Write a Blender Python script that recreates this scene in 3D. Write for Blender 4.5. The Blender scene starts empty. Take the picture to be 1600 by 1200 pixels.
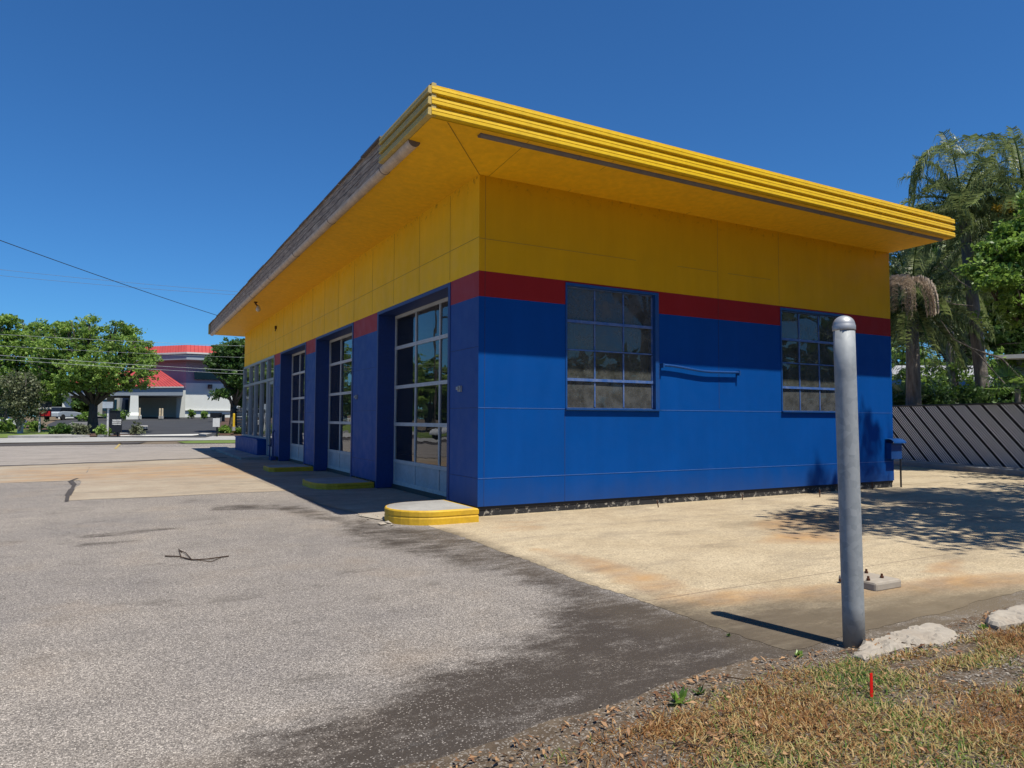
import bpy, bmesh, math, random
import numpy as np
from math import radians, sin, cos, pi, atan, sqrt
from mathutils import Vector, Matrix
from mathutils.geometry import tessellate_polygon
S = bpy.context.scene
COL = S.collection
# ------------------------------------------------------------------ camera
FPX = 1096.0
CAMH = 1.4
CP = np.array([-4.47606, -9.07906, CAMH])
_a = radians(61.0); _p = atan(55/FPX); _r = radians(0.22)
F0 = np.array([cos(_a), sin(_a), 0]); R0 = np.array([sin(_a), -cos(_a), 0]); U0 = np.array([0, 0, 1.])
FW = F0*cos(_p)+U0*sin(_p); UP = -F0*sin(_p)+U0*cos(_p)
RT = R0*cos(_r)+UP*sin(_r); UP = -R0*sin(_r)+UP*cos(_r)
cam = bpy.data.cameras.new('camera'); co = bpy.data.objects.new('camera', cam); COL.objects.link(co)
cam.sensor_width = 36; cam.lens = FPX/1600*36; cam.clip_end = 3000; cam.clip_start = 0.05
co.matrix_world = Matrix(((RT[0], UP[0], -FW[0], CP[0]), (RT[1], UP[1], -FW[1], CP[1]), (RT[2], UP[2], -FW[2], CP[2]), (0, 0, 0, 1)))
S.camera = co
S.render.resolution_x = 1024; S.render.resolution_y = 768
# ------------------------------------------------------------------ light
SUN_H = np.array([0.136, -0.969])/2.05           # horizontal shift towards the sun per metre of height
SUND = Vector((SUN_H[0], SUN_H[1], 1)).normalized()
elev = math.asin(SUND.z)
sl = bpy.data.lights.new('sun', 'SUN'); sl.energy = 5.0; sl.angle = radians(0.53); sl.color = (1, 0.94, 0.83)
so = bpy.data.objects.new('sun', sl); COL.objects.link(so); so.location = (0, -20, 30)
so.rotation_euler = SUND.to_track_quat('Z', 'Y').to_euler()
w = bpy.data.worlds.new('World'); S.world = w; w.use_nodes = True
nt = w.node_tree; bg = nt.nodes['Background']
sk = nt.nodes.new('ShaderNodeTexSky'); sk.sky_type = 'NISHITA'; sk.sun_disc = False
sk.sun_elevation = elev; sk.sun_rotation = math.atan2(SUND.x, SUND.y)
sk.air_density = 1.0; sk.dust_density = 0.15; sk.ozone_density = 3.0; sk.altitude = 0
tint = nt.nodes.new('ShaderNodeMix'); tint.data_type = 'RGBA'; tint.blend_type = 'MULTIPLY'; tint.inputs[0].default_value = 1.0
tint.inputs[7].default_value = (0.46, 1.05, 1.64, 1)      # deep clear subtropical blue
nt.links.new(sk.outputs[0], tint.inputs[6]); nt.links.new(tint.outputs[2], bg.inputs[0]); bg.inputs[1].default_value = 0.054
S.view_settings.view_transform = 'Standard'; S.view_settings.look = 'None'
S.view_settings.exposure = 0.4; S.view_settings.gamma = 1.0
S.render.engine = 'CYCLES'
S.cycles.max_bounces = 8; S.cycles.diffuse_bounces = 2; S.cycles.transparent_max_bounces = 16

# ------------------------------------------------------------------ pixel -> world measuring (1600x1200 photograph)
def ray(px, py): return FW+RT*(px-800)/FPX-UP*(py-600)/FPX
def G(px, py, z=0.0):
    d = ray(px, py); p = CP+d*((z-CP[2])/d[2]); return (float(p[0]), float(p[1]))
def A(px, py, d):
    p = CP+ray(px, py)*d; return Vector([float(v) for v in p])
def SD(s, d): p = CP+R0*s+F0*d; return (float(p[0]), float(p[1]))
def sd(x, y):
    v = np.stack([np.asarray(x)-CP[0], np.asarray(y)-CP[1]], -1); return v@R0[:2], v@F0[:2]
def smooth(a, b, x): t = np.clip((x-a)/(b-a), 0, 1); return t*t*(3-2*t)
def terr(x, y):
    s, d = sd(x, y)
    return 1.5*np.clip((d-54)/38, 0, 1)*smooth(-8, -16, s)
def T(x, y): return float(terr(x, y))
def Z_at(py, d): return CAMH+(652.3-py)/FPX*d

# ------------------------------------------------------------------ materials
class N:
    def __init__(s, name):
        s.m = bpy.data.materials.new(name); s.m.use_nodes = True; s.t = s.m.node_tree; s.b = s.t.nodes['Principled BSDF']
        s.o = s.t.nodes['Material Output']
        s.tc = s.t.nodes.new('ShaderNodeTexCoord')
    def node(s, ty, **k):
        n = s.t.nodes.new(ty)
        for a, v in k.items(): setattr(n, a, v)
        return n
    def link(s, a, b): s.t.links.new(a, b)
    def pos(s): return s.tc.outputs['Object']
    def noise(s, scale, detail=4, rough=0.55, vec=None, stretch=None, dist=0.0):
        n = s.node('ShaderNodeTexNoise'); n.inputs['Scale'].default_value = scale; n.inputs['Detail'].default_value = detail
        n.inputs['Roughness'].default_value = rough; n.inputs['Distortion'].default_value = dist
        v = vec or s.pos()
        if stretch:
            mp = s.node('ShaderNodeMapping'); mp.inputs['Scale'].default_value = stretch; s.link(v, mp.inputs[0]); v = mp.outputs[0]
        s.link(v, n.inputs['Vector']); return n.outputs['Fac']
    def vor(s, scale, feature='F1', out='Distance'):
        n = s.node('ShaderNodeTexVoronoi', feature=feature); n.inputs['Scale'].default_value = scale
        s.link(s.pos(), n.inputs['Vector']); return n.outputs[out]
    def ramp(s, fac, stops, const=False):
        r = s.node('ShaderNodeValToRGB'); e = r.color_ramp.elements
        if const: r.color_ramp.interpolation = 'CONSTANT'
        while len(e) < len(stops): e.new(0.5)
        for i, (p, c) in enumerate(stops):
            e[i].position = p
            if not isinstance(c, (tuple, list)): c = (c, c, c)
            e[i].color = (c[0], c[1], c[2], 1)
        s.link(fac, r.inputs[0]); return r.outputs[0]
    def math(s, op, a, b=None, c=None, clamp=False):
        n = s.node('ShaderNodeMath', operation=op, use_clamp=clamp)
        for i, v in enumerate((a, b, c)):
            if v is None: continue
            if isinstance(v, (int, float)): n.inputs[i].default_value = v
            else: s.link(v, n.inputs[i])
        return n.outputs[0]
    def mix(s, fac, a, b, mode='MIX'):
        n = s.node('ShaderNodeMix', data_type='RGBA', blend_type=mode)
        for k, v in ((0, fac), (6, a), (7, b)):
            sock = n.inputs[k]
            if isinstance(v, (int, float)): sock.default_value = v if k == 0 else (v, v, v, 1)
            elif isinstance(v, (tuple, list)): sock.default_value = (v[0], v[1], v[2], 1)
            else: s.link(v, sock)
        return n.outputs[2]
    def attr(s, name, out='Fac'):
        n = s.node('ShaderNodeAttribute', attribute_name=name); return n.outputs[out]
    def sep(s):
        n = s.node('ShaderNodeSeparateXYZ'); s.link(s.pos(), n.inputs[0]); return n.outputs
    def bump(s, h, strength=0.3, dist=0.01):
        n = s.node('ShaderNodeBump'); n.inputs['Strength'].default_value = strength; n.inputs['Distance'].default_value = dist
        s.link(h, n.inputs['Height']); s.link(n.outputs[0], s.b.inputs['Normal']); return n
    def done(s, col=None, rough=None, metal=None, spec=None):
        for v, nm in ((col, 'Base Color'), (rough, 'Roughness'), (metal, 'Metallic'), (spec, 'Specular IOR Level')):
            if v is None: continue
            if isinstance(v, (int, float)): s.b.inputs[nm].default_value = v
            elif isinstance(v, (tuple, list)): s.b.inputs[nm].default_value = (v[0], v[1], v[2], 1)
            else: s.link(v, s.b.inputs[nm])
        return s.m

def m_plain(name, col, rough=0.7, metal=0.0, var=0.25, scale=6.0, bump=0.0, spec=0.4):
    n = N(name); f = n.noise(scale, 5)
    c = n.ramp(f, [(0.25, tuple(v*(1-var) for v in col)), (0.75, tuple(min(1, v*(1+var)) for v in col))])
    if bump: n.bump(n.noise(scale*8, 4), bump, 0.01)
    return n.done(c, rough, metal, spec)

def m_wall():
    n = N('painted_wall_bands'); x, y, z = n.sep()[0], n.sep()[1], n.sep()[2]
    t = n.math('DIVIDE', z, 6.0)
    base = n.ramp(t, [(0.0, (0.0015, 0.056, 0.245)), (3.18/6, (0.29, 0.016, 0.016)), (3.56/6, (0.68, 0.345, 0.005))], True)
    # chalky, dustier paint on the front (faces -X), also lightened to carry light bounced off the ground
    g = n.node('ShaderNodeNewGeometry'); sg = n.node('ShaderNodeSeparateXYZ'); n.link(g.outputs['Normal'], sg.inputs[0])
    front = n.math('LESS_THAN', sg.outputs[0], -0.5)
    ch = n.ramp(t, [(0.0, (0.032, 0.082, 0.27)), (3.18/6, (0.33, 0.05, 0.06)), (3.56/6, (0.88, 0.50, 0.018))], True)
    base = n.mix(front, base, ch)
    big = n.noise(0.9, 6, 0.6); st = n.noise(5, 5, 0.6, stretch=(1, 1, 0.12))
    v = n.math('MULTIPLY', n.ramp(big, [(0.3, 0.92), (0.7, 1.04)]), n.ramp(st, [(0.3, 0.95), (0.7, 1.03)]))
    vv = n.mix(1.0, base, v, 'MULTIPLY')
    # splash dirt low down, under-eave grime speckle, nail specks
    low = n.ramp(n.math('ADD', z, n.math('MULTIPLY', n.noise(3, 5), 0.5)), [(0.30, 0.22), (0.80, 0.0)])
    vv = n.mix(low, vv, (0.07, 0.065, 0.06))
    spk = n.math('LESS_THAN', n.vor(2.3), 0.012)
    vv = n.mix(n.math('MULTIPLY', spk, 0.8), vv, (0.05, 0.03, 0.02))
    hi = n.math('MULTIPLY', n.math('SUBTRACT', z, 4.72, clamp=True), 3.2, clamp=True)
    gr = n.math('MULTIPLY', hi, n.ramp(n.noise(9, 6, 0.7), [(0.55, 0.0), (0.66, 0.75)]))
    vv = n.mix(gr, vv, (0.09, 0.05, 0.02))
    n.bump(n.math('ADD', n.math('MULTIPLY', n.noise(1.7, 3), 1.0), n.math('MULTIPLY', n.noise(70, 3), 0.05)), 0.25, 0.02)
    return n.done(vv, n.ramp(n.noise(4, 4), [(0.3, 0.42), (0.7, 0.65)]), 0, 0.08)

def m_paint(name, col, rough=0.45, dirt=0.3, dcol=(0.08, 0.06, 0.04), scale=2.0, flake=None, flake_amt=0.6):
    n = N(name); d = n.ramp(n.noise(scale, 7, 0.65), [(0.42, 0.0), (0.8, dirt)])
    c = n.mix(d, col, dcol)
    c = n.mix(1.0, c, n.ramp(n.noise(scale*6, 4), [(0.3, 0.88), (0.7, 1.05)]), 'MULTIPLY')
    if flake:
        f = n.ramp(n.noise(scale*9, 7, 0.7), [(flake_amt, 0.0), (flake_amt+0.03, 1.0)])
        c = n.mix(f, c, flake)
    n.bump(n.noise(scale*25, 4), 0.15, 0.004)
    return n.done(c, rough, 0, 0.4)

def m_asphalt(name='old_asphalt', base=(0.42, 0.385, 0.345), cont=1.0):
    n = N(name)
    ag = n.vor(160, 'F1', 'Color'); sepc = n.node('ShaderNodeSeparateColor'); n.link(ag, sepc.inputs[0])
    d = n.vor(160)
    stone = n.ramp(sepc.outputs[0], [(0.0, (0.13, 0.115, 0.105)), (0.30, (0.29, 0.26, 0.235)), (0.60, (0.41, 0.37, 0.33)), (0.82, (0.52, 0.47, 0.42)), (0.97, (0.80, 0.73, 0.65))])
    stone = n.mix(n.ramp(d, [(0.40, 0.0), (0.75, 0.75)]), stone, (0.06, 0.055, 0.05))
    c = n.mix(0.85, base, stone)
    big = n.noise(0.55, 6, 0.6); mid = n.noise(3.5, 6, 0.65)
    c = n.mix(1.0, c, n.ramp(big, [(0.28, (0.80, 0.80, 0.82)), (0.72, (1.16, 1.13, 1.08))]), 'MULTIPLY')
    c = n.mix(1.0, c, n.ramp(mid, [(0.3, 0.88), (0.7, 1.08)]), 'MULTIPLY')
    sp2 = n.ramp(n.noise(2.1, 8, 0.75, stretch=(.6, 1, 1)), [(0.55, 0.0), (0.70, 0.6)])
    c = n.mix(sp2, c, (0.10, 0.085, 0.070))
    fine = n.noise(45, 3, 0.7); c = n.mix(1.0, c, n.ramp(fine, [(0.3, 0.72), (0.7, 1.22)]), 'MULTIPLY')
    # warm brownish drift
    c = n.mix(n.ramp(n.noise(1.1, 5), [(0.55, 0.0), (0.8, 0.35)]), c, (0.24, 0.17, 0.11))
    # dark stain masks measured from the place
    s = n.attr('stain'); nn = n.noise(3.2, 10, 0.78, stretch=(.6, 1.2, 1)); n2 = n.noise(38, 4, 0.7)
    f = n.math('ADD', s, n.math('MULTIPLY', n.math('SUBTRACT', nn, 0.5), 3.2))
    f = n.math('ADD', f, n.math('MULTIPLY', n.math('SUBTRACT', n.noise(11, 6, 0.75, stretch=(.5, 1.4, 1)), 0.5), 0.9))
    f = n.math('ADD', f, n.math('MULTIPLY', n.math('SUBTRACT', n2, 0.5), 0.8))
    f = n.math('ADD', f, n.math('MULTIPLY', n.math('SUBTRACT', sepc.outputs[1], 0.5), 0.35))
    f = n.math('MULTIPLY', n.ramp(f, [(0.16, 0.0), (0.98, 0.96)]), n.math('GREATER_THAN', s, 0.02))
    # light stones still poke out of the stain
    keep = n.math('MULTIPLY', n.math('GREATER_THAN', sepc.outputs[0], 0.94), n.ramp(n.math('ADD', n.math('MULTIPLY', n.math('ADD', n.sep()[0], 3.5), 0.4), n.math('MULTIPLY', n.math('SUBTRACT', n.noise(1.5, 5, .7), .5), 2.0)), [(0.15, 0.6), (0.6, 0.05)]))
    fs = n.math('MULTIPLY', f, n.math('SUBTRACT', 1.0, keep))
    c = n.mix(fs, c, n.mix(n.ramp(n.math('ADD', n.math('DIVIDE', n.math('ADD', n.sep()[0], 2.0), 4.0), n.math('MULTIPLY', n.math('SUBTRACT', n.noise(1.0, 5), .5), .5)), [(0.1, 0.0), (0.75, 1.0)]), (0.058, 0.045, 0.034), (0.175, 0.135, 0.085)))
    sand = n.attr('sand'); fsd = n.ramp(n.math('ADD', sand, n.math('MULTIPLY', n.math('SUBTRACT', n.noise(5, 7, .7), 0.5), 1.2)), [(0.4, 0.0), (0.7, 0.85)])
    c = n.mix(fsd, c, n.mix(sepc.outputs[1], (0.07, 0.058, 0.047), (0.24, 0.20, 0.155)))
    # random hairline cracks
    vc = n.node('ShaderNodeTexVoronoi', feature='DISTANCE_TO_EDGE'); vc.inputs['Scale'].default_value = 0.28
    wv = n.node('ShaderNodeVectorMath', operation='ADD'); nz = n.node('ShaderNodeTexNoise'); nz.inputs['Scale'].default_value = 1.2; nz.inputs['Detail'].default_value = 6
    n.link(n.pos(), nz.inputs[0]); n.link(n.pos(), wv.inputs[0]); n.link(nz.outputs['Color'], wv.inputs[1]); n.link(wv.outputs[0], vc.inputs['Vector'])
    ck = n.ramp(vc.outputs['Distance'], [(0.0, 0.5), (0.0035, 0.0)])
    c = n.mix(n.math('MULTIPLY', ck, n.ramp(n.noise(.35, 2), [(.5, 0.0), (.6, 1.0)])), c, (0.05, 0.045, 0.04))
    n.bump(n.math('ADD', n.math('MULTIPLY', d, -0.5), n.math('MULTIPLY', n.noise(150, 2), 0.3)), 0.55, 0.012)
    return n.done(c, n.ramp(f, [(0, 0.9), (1, 0.72)]), 0, 0.3)

def m_concrete(name='tan_concrete', a=(0.59, 0.485, 0.325), b=(0.49, 0.39, 0.25), speck=0.6, orange=True, joints=()):
    n = N(name)
    c = n.mix(n.ramp(n.noise(0.8, 6, 0.62), [(0.35, 0.0), (0.65, 1.0)]), a, b)
    c = n.mix(1.0, c, n.ramp(n.noise(6, 7, 0.7), [(0.3, 0.86), (0.7, 1.07)]), 'MULTIPLY')
    ag = n.vor(90, 'F1', 'Color'); sc = n.node('ShaderNodeSeparateColor'); n.link(ag, sc.inputs[0])
    c = n.mix(speck, c, n.mix(1.0, c, n.ramp(sc.outputs[0], [(0.0, 0.45), (0.5, 1.0), (0.93, 1.2), (1.0, 1.7)]), 'MULTIPLY'))
    if orange:
        f = n.ramp(n.math('ADD', n.attr('rust'), n.math('MULTIPLY', n.math('SUBTRACT', n.noise(1.6, 7, 0.68, stretch=(.5, 1, 1)), 0.5), 1.5)), [(0.35, 0.0), (0.9, 0.8)])
        c = n.mix(f, c, n.mix(n.ramp(n.noise(3, 5), [(.4, 0.0), (.6, 1.0)]), (0.50, 0.29, 0.12), (0.36, 0.22, 0.12)))
    dk = n.ramp(n.noise(1.5, 9, 0.74, stretch=(.35, 1.2, 1)), [(0.50, 0.0), (0.74, 0.58)])
    c = n.mix(dk, c, (0.12, 0.10, 0.085))
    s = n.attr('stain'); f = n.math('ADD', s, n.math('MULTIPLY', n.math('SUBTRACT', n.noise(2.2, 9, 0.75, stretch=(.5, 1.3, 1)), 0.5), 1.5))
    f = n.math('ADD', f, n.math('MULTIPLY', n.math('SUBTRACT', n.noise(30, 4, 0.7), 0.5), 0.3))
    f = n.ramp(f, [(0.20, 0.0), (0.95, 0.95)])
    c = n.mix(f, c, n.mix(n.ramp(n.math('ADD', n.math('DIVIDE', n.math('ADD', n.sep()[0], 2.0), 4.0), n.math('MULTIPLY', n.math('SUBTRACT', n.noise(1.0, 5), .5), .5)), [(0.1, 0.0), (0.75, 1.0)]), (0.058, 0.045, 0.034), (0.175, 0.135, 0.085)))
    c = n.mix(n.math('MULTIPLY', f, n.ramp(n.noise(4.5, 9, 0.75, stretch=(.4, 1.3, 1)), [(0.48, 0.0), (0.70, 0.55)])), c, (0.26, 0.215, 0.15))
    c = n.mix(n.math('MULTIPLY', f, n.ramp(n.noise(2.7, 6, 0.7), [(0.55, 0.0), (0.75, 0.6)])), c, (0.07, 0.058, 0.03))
    if joints:
        x, y, z = n.sep()[0], n.sep()[1], n.sep()[2]
        for ax, v in joints:
            q = n.math('ADD', (x, y)[ax], n.math('MULTIPLY', n.math('SUBTRACT', n.noise(4, 5), 0.5), 0.03))
            l = n.math('LESS_THAN', n.math('ABSOLUTE', n.math('SUBTRACT', q, v)), 0.008)
            c = n.mix(n.math('MULTIPLY', l, 0.6), c, (0.14, 0.10, 0.07))
    n.bump(n.math('ADD', n.math('MULTIPLY', n.vor(90), -0.25), n.math('MULTIPLY', n.noise(40, 4), 0.4)), 0.35, 0.008)
    return n.done(c, 0.88, 0, 0.3)

def m_glass(name, tint=(0.55, 0.6, 0.6), dirt=0.12, dirtcol=(0.25, 0.27, 0.26), rough=0.01, splat=0.0, refl=1.0, scale=4):
    n = N(name); t = n.t
    tr = n.node('ShaderNodeBsdfTransparent'); tr.inputs[0].default_value = (*tint, 1)
    gl = n.node('ShaderNodeBsdfGlossy'); gl.inputs['Roughness'].default_value = rough
    fr = n.node('ShaderNodeFresnel'); fr.inputs[0].default_value = 1.55
    wob = n.node('ShaderNodeBump'); wob.inputs['Strength'].default_value = 0.12; wob.inputs['Distance'].default_value = 0.02
    n.link(n.noise(1.3, 2), wob.inputs['Height']); n.link(wob.outputs[0], gl.inputs['Normal'])
    mx = n.node('ShaderNodeMixShader'); n.link(n.math('MULTIPLY', fr.outputs[0], refl, clamp=True), mx.inputs[0]); n.link(tr.outputs[0], mx.inputs[1]); n.link(gl.outputs[0], mx.inputs[2])
    df = n.node('ShaderNodeBsdfDiffuse'); df.inputs[0].default_value = (*dirtcol, 1)
    mx2 = n.node('ShaderNodeMixShader')
    f = n.ramp(n.noise(scale, 7, 0.7), [(0.3, dirt*0.4), (0.75, min(1, dirt*1.8))])
    if splat:
        sp = n.ramp(n.noise(20, 6, 0.75), [(0.60, 0.0), (0.63, splat)])
        f = n.math('MAXIMUM', f, n.math('MULTIPLY', sp, n.ramp(n.noise(3, 3), [(0.42, 0.0), (0.55, 1.0)])))
    n.link(f, mx2.inputs[0]); n.link(mx.outputs[0], mx2.inputs[1]); n.link(df.outputs[0], mx2.inputs[2])
    n.link(mx2.outputs[0], n.o.inputs[0]); return n.m

def m_leaf(name, dark, light, trans=0.35, rough=0.5):
    n = N(name); c = n.mix(n.attr('shade'), dark, light)
    df = n.node('ShaderNodeBsdfTranslucent'); n.link(n.mix(0.5, c, tuple(v*1.3 for v in light)), df.inputs[0])
    n.done(c, rough, 0, 0.4)
    mx = n.node('ShaderNodeMixShader'); mx.inputs[0].default_value = trans
    n.link(n.b.outputs[0], mx.inputs[1]); n.link(df.outputs[0], mx.inputs[2]); n.link(mx.outputs[0], n.o.inputs[0]); return n.m

def m_bark(name, a, b, sc=6):
    n = N(name); f = n.noise(sc, 7, 0.7, stretch=(3, 3, 0.6))
    n.bump(f, 0.8, 0.05); return n.done(n.ramp(f, [(0.3, a), (0.7, b)]), 0.9, 0, 0.2)

def m_weather_wood():
    n = N('weathered_fascia_wood'); x, y, z = n.sep()[0], n.sep()[1], n.sep()[2]
    f = n.noise(7, 8, 0.75, stretch=(1, 0.35, 5)); g = n.noise(2.2, 6, 0.7, stretch=(1, .5, 2))
    c = n.ramp(f, [(0.28, (0.07, 0.05, 0.04)), (0.44, (0.26, 0.19, 0.14)), (0.56, (0.46, 0.35, 0.26)), (0.75, (0.70, 0.56, 0.42))])
    c = n.mix(n.ramp(g, [(0.55, 0.0), (0.7, 0.45)]), c, (0.30, 0.17, 0.10))
    for zz in (0.33, 0.67):
        zi = n.math('SUBTRACT', z, n.math('ADD', n.math('MULTIPLY', y, -0.0022), 5.092+0.40*zz))
        zi = n.math('ADD', zi, n.math('MULTIPLY', n.math('SUBTRACT', n.noise(1.2, 3), 0.5), 0.05))
        c = n.mix(n.math('MULTIPLY', n.math('LESS_THAN', n.math('ABSOLUTE', zi), 0.009), 0.75), c, (0.03, 0.025, 0.02))
    n.bump(f, 0.7, 0.03); return n.done(c, 0.9, 0, 0.2)

def m_galv():
    n = N('galvanised_steel'); v = n.vor(28, 'F1', 'Color'); s = n.node('ShaderNodeSeparateColor'); n.link(v, s.inputs[0])
    c = n.mix(n.noise(9, 6), n.ramp(s.outputs[0], [(0, (0.29, 0.315, 0.33)), (1, (0.46, 0.48, 0.49))]), (0.36, 0.385, 0.40))
    st = n.noise(14, 6, 0.7, stretch=(2.5, 2.5, .35)); c = n.mix(n.ramp(st, [(0.55, 0.0), (0.75, 0.5)]), c, (0.56, 0.56, 0.54))
    c = n.mix(n.ramp(n.noise(3, 6, .7), [(0.6, 0.0), (0.8, 0.4)]), c, (0.20, 0.20, 0.19))
    z = n.sep()[2]; low = n.ramp(n.math('ADD', z, n.math('MULTIPLY', n.noise(8, 5), 0.15)), [(0.06, 0.6), (0.35, 0.0)])
    c = n.mix(low, c, (0.16, 0.13, 0.10))
    n.bump(n.noise(40, 4), 0.1, 0.003)
    return n.done(c, n.ramp(st, [(0.3, 0.55), (0.7, 0.75)]), 0.15, 0.4)

M = {}
M['wall'] = m_wall()
M['yellow'] = m_paint('glossy_yellow_metal', (0.92, 0.58, 0.012), 0.35, 0.10, (0.35, 0.22, 0.04))
M['yellow_faded'] = m_paint('faded_yellow_metal', (0.50, 0.36, 0.09), 0.6, 0.7, (0.25, 0.25, 0.20), 3.0)
M['soffit'] = m_paint('yellow_soffit', (0.88, 0.47, 0.006), 0.6, 0.14, (0.35, 0.17, 0.01), 1.5)
M['seam'] = m_plain('soffit_seam', (0.28, 0.14, 0.01), 0.8)
M['blue'] = m_paint('blue_trim', (0.006, 0.070, 0.27), 0.4, 0.15, (0.10, 0.12, 0.2), 3)
M['darkblue'] = m_paint('blue_jamb', (0.012, 0.040, 0.17), 0.5, 0.3, (0.03, 0.04, 0.07), 3)
M['wood'] = m_weather_wood()
M['gutter'] = m_paint('brown_gutter', (0.58, 0.45, 0.34), 0.55, 0.6, (0.12, 0.09, 0.08), 4)
M['gutter_dark'] = m_paint('grey_gutter', (0.15, 0.13, 0.125), 0.5, 0.5, (0.06, 0.05, 0.05), 4)
M['bulb'] = m_plain('frosted_bulb', (0.6, 0.55, 0.45), 0.2)
M['roof'] = m_plain('roof_membrane', (0.35, 0.34, 0.32), 0.9)
M['found'] = m_paint('peeling_black_foundation', (0.022, 0.022, 0.024), 0.7, 0.5, (0.10, 0.09, 0.08), 1.5, (0.34, 0.31, 0.26), 0.56)
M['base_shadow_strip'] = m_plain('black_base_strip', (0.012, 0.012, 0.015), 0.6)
M['doorframe'] = m_paint('dull_white_door_frame', (0.50, 0.50, 0.50), 0.5, 0.4, (0.22, 0.21, 0.2), 5)
M['doorpanel'] = m_paint('dull_grey_door_panel', (0.36, 0.41, 0.45), 0.5, 0.5, (0.18, 0.19, 0.20), 3)
M['glass'] = m_glass('door_glass', (0.5, 0.53, 0.52), 0.05, (0.25, 0.26, 0.25), refl=1.5)
M['dirty'] = m_glass('dirty_window_glass', (0.42, 0.42, 0.38), 0.40, (0.13, 0.135, 0.12), 0.01, 0.8, 1.9, 7)
M['hazy'] = m_glass('hazy_window_glass', (0.42, 0.42, 0.40), 0.62, (0.105, 0.108, 0.105), 0.02, 0.85, 1.4, 5)
M['alu'] = m_plain('storefront_aluminium', (0.30, 0.34, 0.38), 0.4, 0.35, 0.12)
M['winframe'] = m_paint('blue_window_bars', (0.035, 0.10, 0.30), 0.5, 0.5, (0.3, 0.32, 0.36), 8)
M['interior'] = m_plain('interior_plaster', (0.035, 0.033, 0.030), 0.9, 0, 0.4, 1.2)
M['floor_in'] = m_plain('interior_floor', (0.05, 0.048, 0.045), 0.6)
M['asphalt'] = m_asphalt()
M['asphalt_far'] = m_asphalt('lot_asphalt', (0.24, 0.215, 0.19))
M['conc'] = m_concrete(joints=[(1, -4.78), (0, 4.9)])
M['conc_front'] = m_concrete('front_apron_concrete', (0.47, 0.40, 0.31), (0.33, 0.27, 0.21), 0.3, True)
M['slab'] = m_concrete('orange_slab_concrete', (0.47, 0.40, 0.30), (0.39, 0.31, 0.225), 0.25, True)
M['walk'] = m_concrete('pale_walk_concrete', (0.50, 0.49, 0.46), (0.40, 0.39, 0.37), 0.2, False)
M['curb_y'] = m_paint('yellow_curb_paint', (0.78, 0.47, 0.02), 0.6, 0.35, (0.22, 0.13, 0.05), 4, (0.20, 0.16, 0.12), 0.66)
M['curb_top'] = m_concrete('curb_top_concrete', (0.46, 0.45, 0.42), (0.34, 0.33, 0.31), 0.2, False)
M['galv'] = m_galv()
M['lime'] = m_paint('broken_white_concrete', (0.44, 0.39, 0.32), 0.9, 0.5, (0.30, 0.22, 0.15), 4)
M['rust'] = m_plain('rusty_iron', (0.10, 0.035, 0.015), 0.85, 0.2, 0.5, 40)
M['red_flag'] = m_plain('red_marker_plastic', (0.95, 0.012, 0.01), 0.4)
M['twig'] = m_bark('dry_twig', (0.05, 0.03, 0.02), (0.14, 0.09, 0.06), 20)
M['bark'] = m_bark('oak_bark', (0.05, 0.042, 0.035), (0.16, 0.14, 0.12))
M['palmbark'] = m_bark('palm_bark', (0.10, 0.085, 0.07), (0.28, 0.25, 0.22), 4)
M['oak'] = m_leaf('oak_leaves', (0.055, 0.135, 0.018), (0.38, 0.56, 0.11), 0.38)
M['oak_dark'] = m_leaf('dark_oak_leaves', (0.022, 0.062, 0.012), (0.13, 0.25, 0.05), 0.3)
M['greyleaf'] = m_leaf('grey_green_leaves', (0.07, 0.085, 0.04), (0.22, 0.25, 0.13), 0.25)
M['palm'] = m_leaf('palm_leaflets', (0.040, 0.060, 0.022), (0.34, 0.42, 0.15), 0.35, 0.4)
M['palm_dead'] = m_leaf('dead_palm_leaflets', (0.28, 0.22, 0.16), (0.68, 0.56, 0.44), 0.15, 0.7)
M['bright'] = m_leaf('bright_leaves', (0.05, 0.13, 0.02), (0.32, 0.50, 0.09), 0.4, 0.4)
M['yflower'] = m_leaf('yellow_blossom', (0.35, 0.22, 0.01), (0.65, 0.45, 0.04), 0.3)
M['slat'] = m_plain('grey_fence_slat', (0.90, 0.91, 0.92), 0.38, 0.0, 0.12, 8, spec=0.9)
M['black'] = m_plain('black_plastic', (0.012, 0.013, 0.018), 0.5)
M['wire'] = m_plain('wire_sheath', (0.20, 0.21, 0.22), 0.5)
M['wire_dark'] = m_plain('dark_wire_sheath', (0.03, 0.035, 0.04), 0.5)
M['hotel'] = m_plain('pale_stucco', (0.74, 0.77, 0.74), 0.85, 0, 0.04, 2)
M['hotel_grey'] = m_plain('blue_grey_stucco', (0.26, 0.30, 0.34), 0.85, 0, 0.06, 2)
M['hotel_shaded'] = m_plain('shaded_stucco', (0.27, 0.25, 0.32), 0.85, 0, 0.06, 2)  # hotel stucco recoloured to hold the eave shade and red roof bounce
M['redroof'] = m_plain('red_metal_roof', (0.50, 0.075, 0.065), 0.5, 0, 0.12, 1)
M['white'] = m_plain('white_paint', (0.75, 0.74, 0.70), 0.6, 0, 0.08)
M['yel_bollard'] = m_plain('yellow_bollard_paint', (0.80, 0.52, 0.02), 0.5)
M['cream'] = m_plain('cream_bollard_paint', (0.75, 0.62, 0.42), 0.6)
M['darkglass'] = m_plain('dark_window_glass', (0.012, 0.016, 0.022), 0.08, 0, 0.2, 3)
M['blueglass'] = m_plain('blue_window_glass', (0.03, 0.10, 0.16), 0.08, 0, 0.2, 3)
M['lot_new'] = m_plain('fresh_asphalt', (0.045, 0.047, 0.052), 0.9, 0, 0.2, 0.4)
M['mulch'] = m_plain('brown_mulch', (0.10, 0.055, 0.035), 0.95, 0, 0.5, 1.5)
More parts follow.
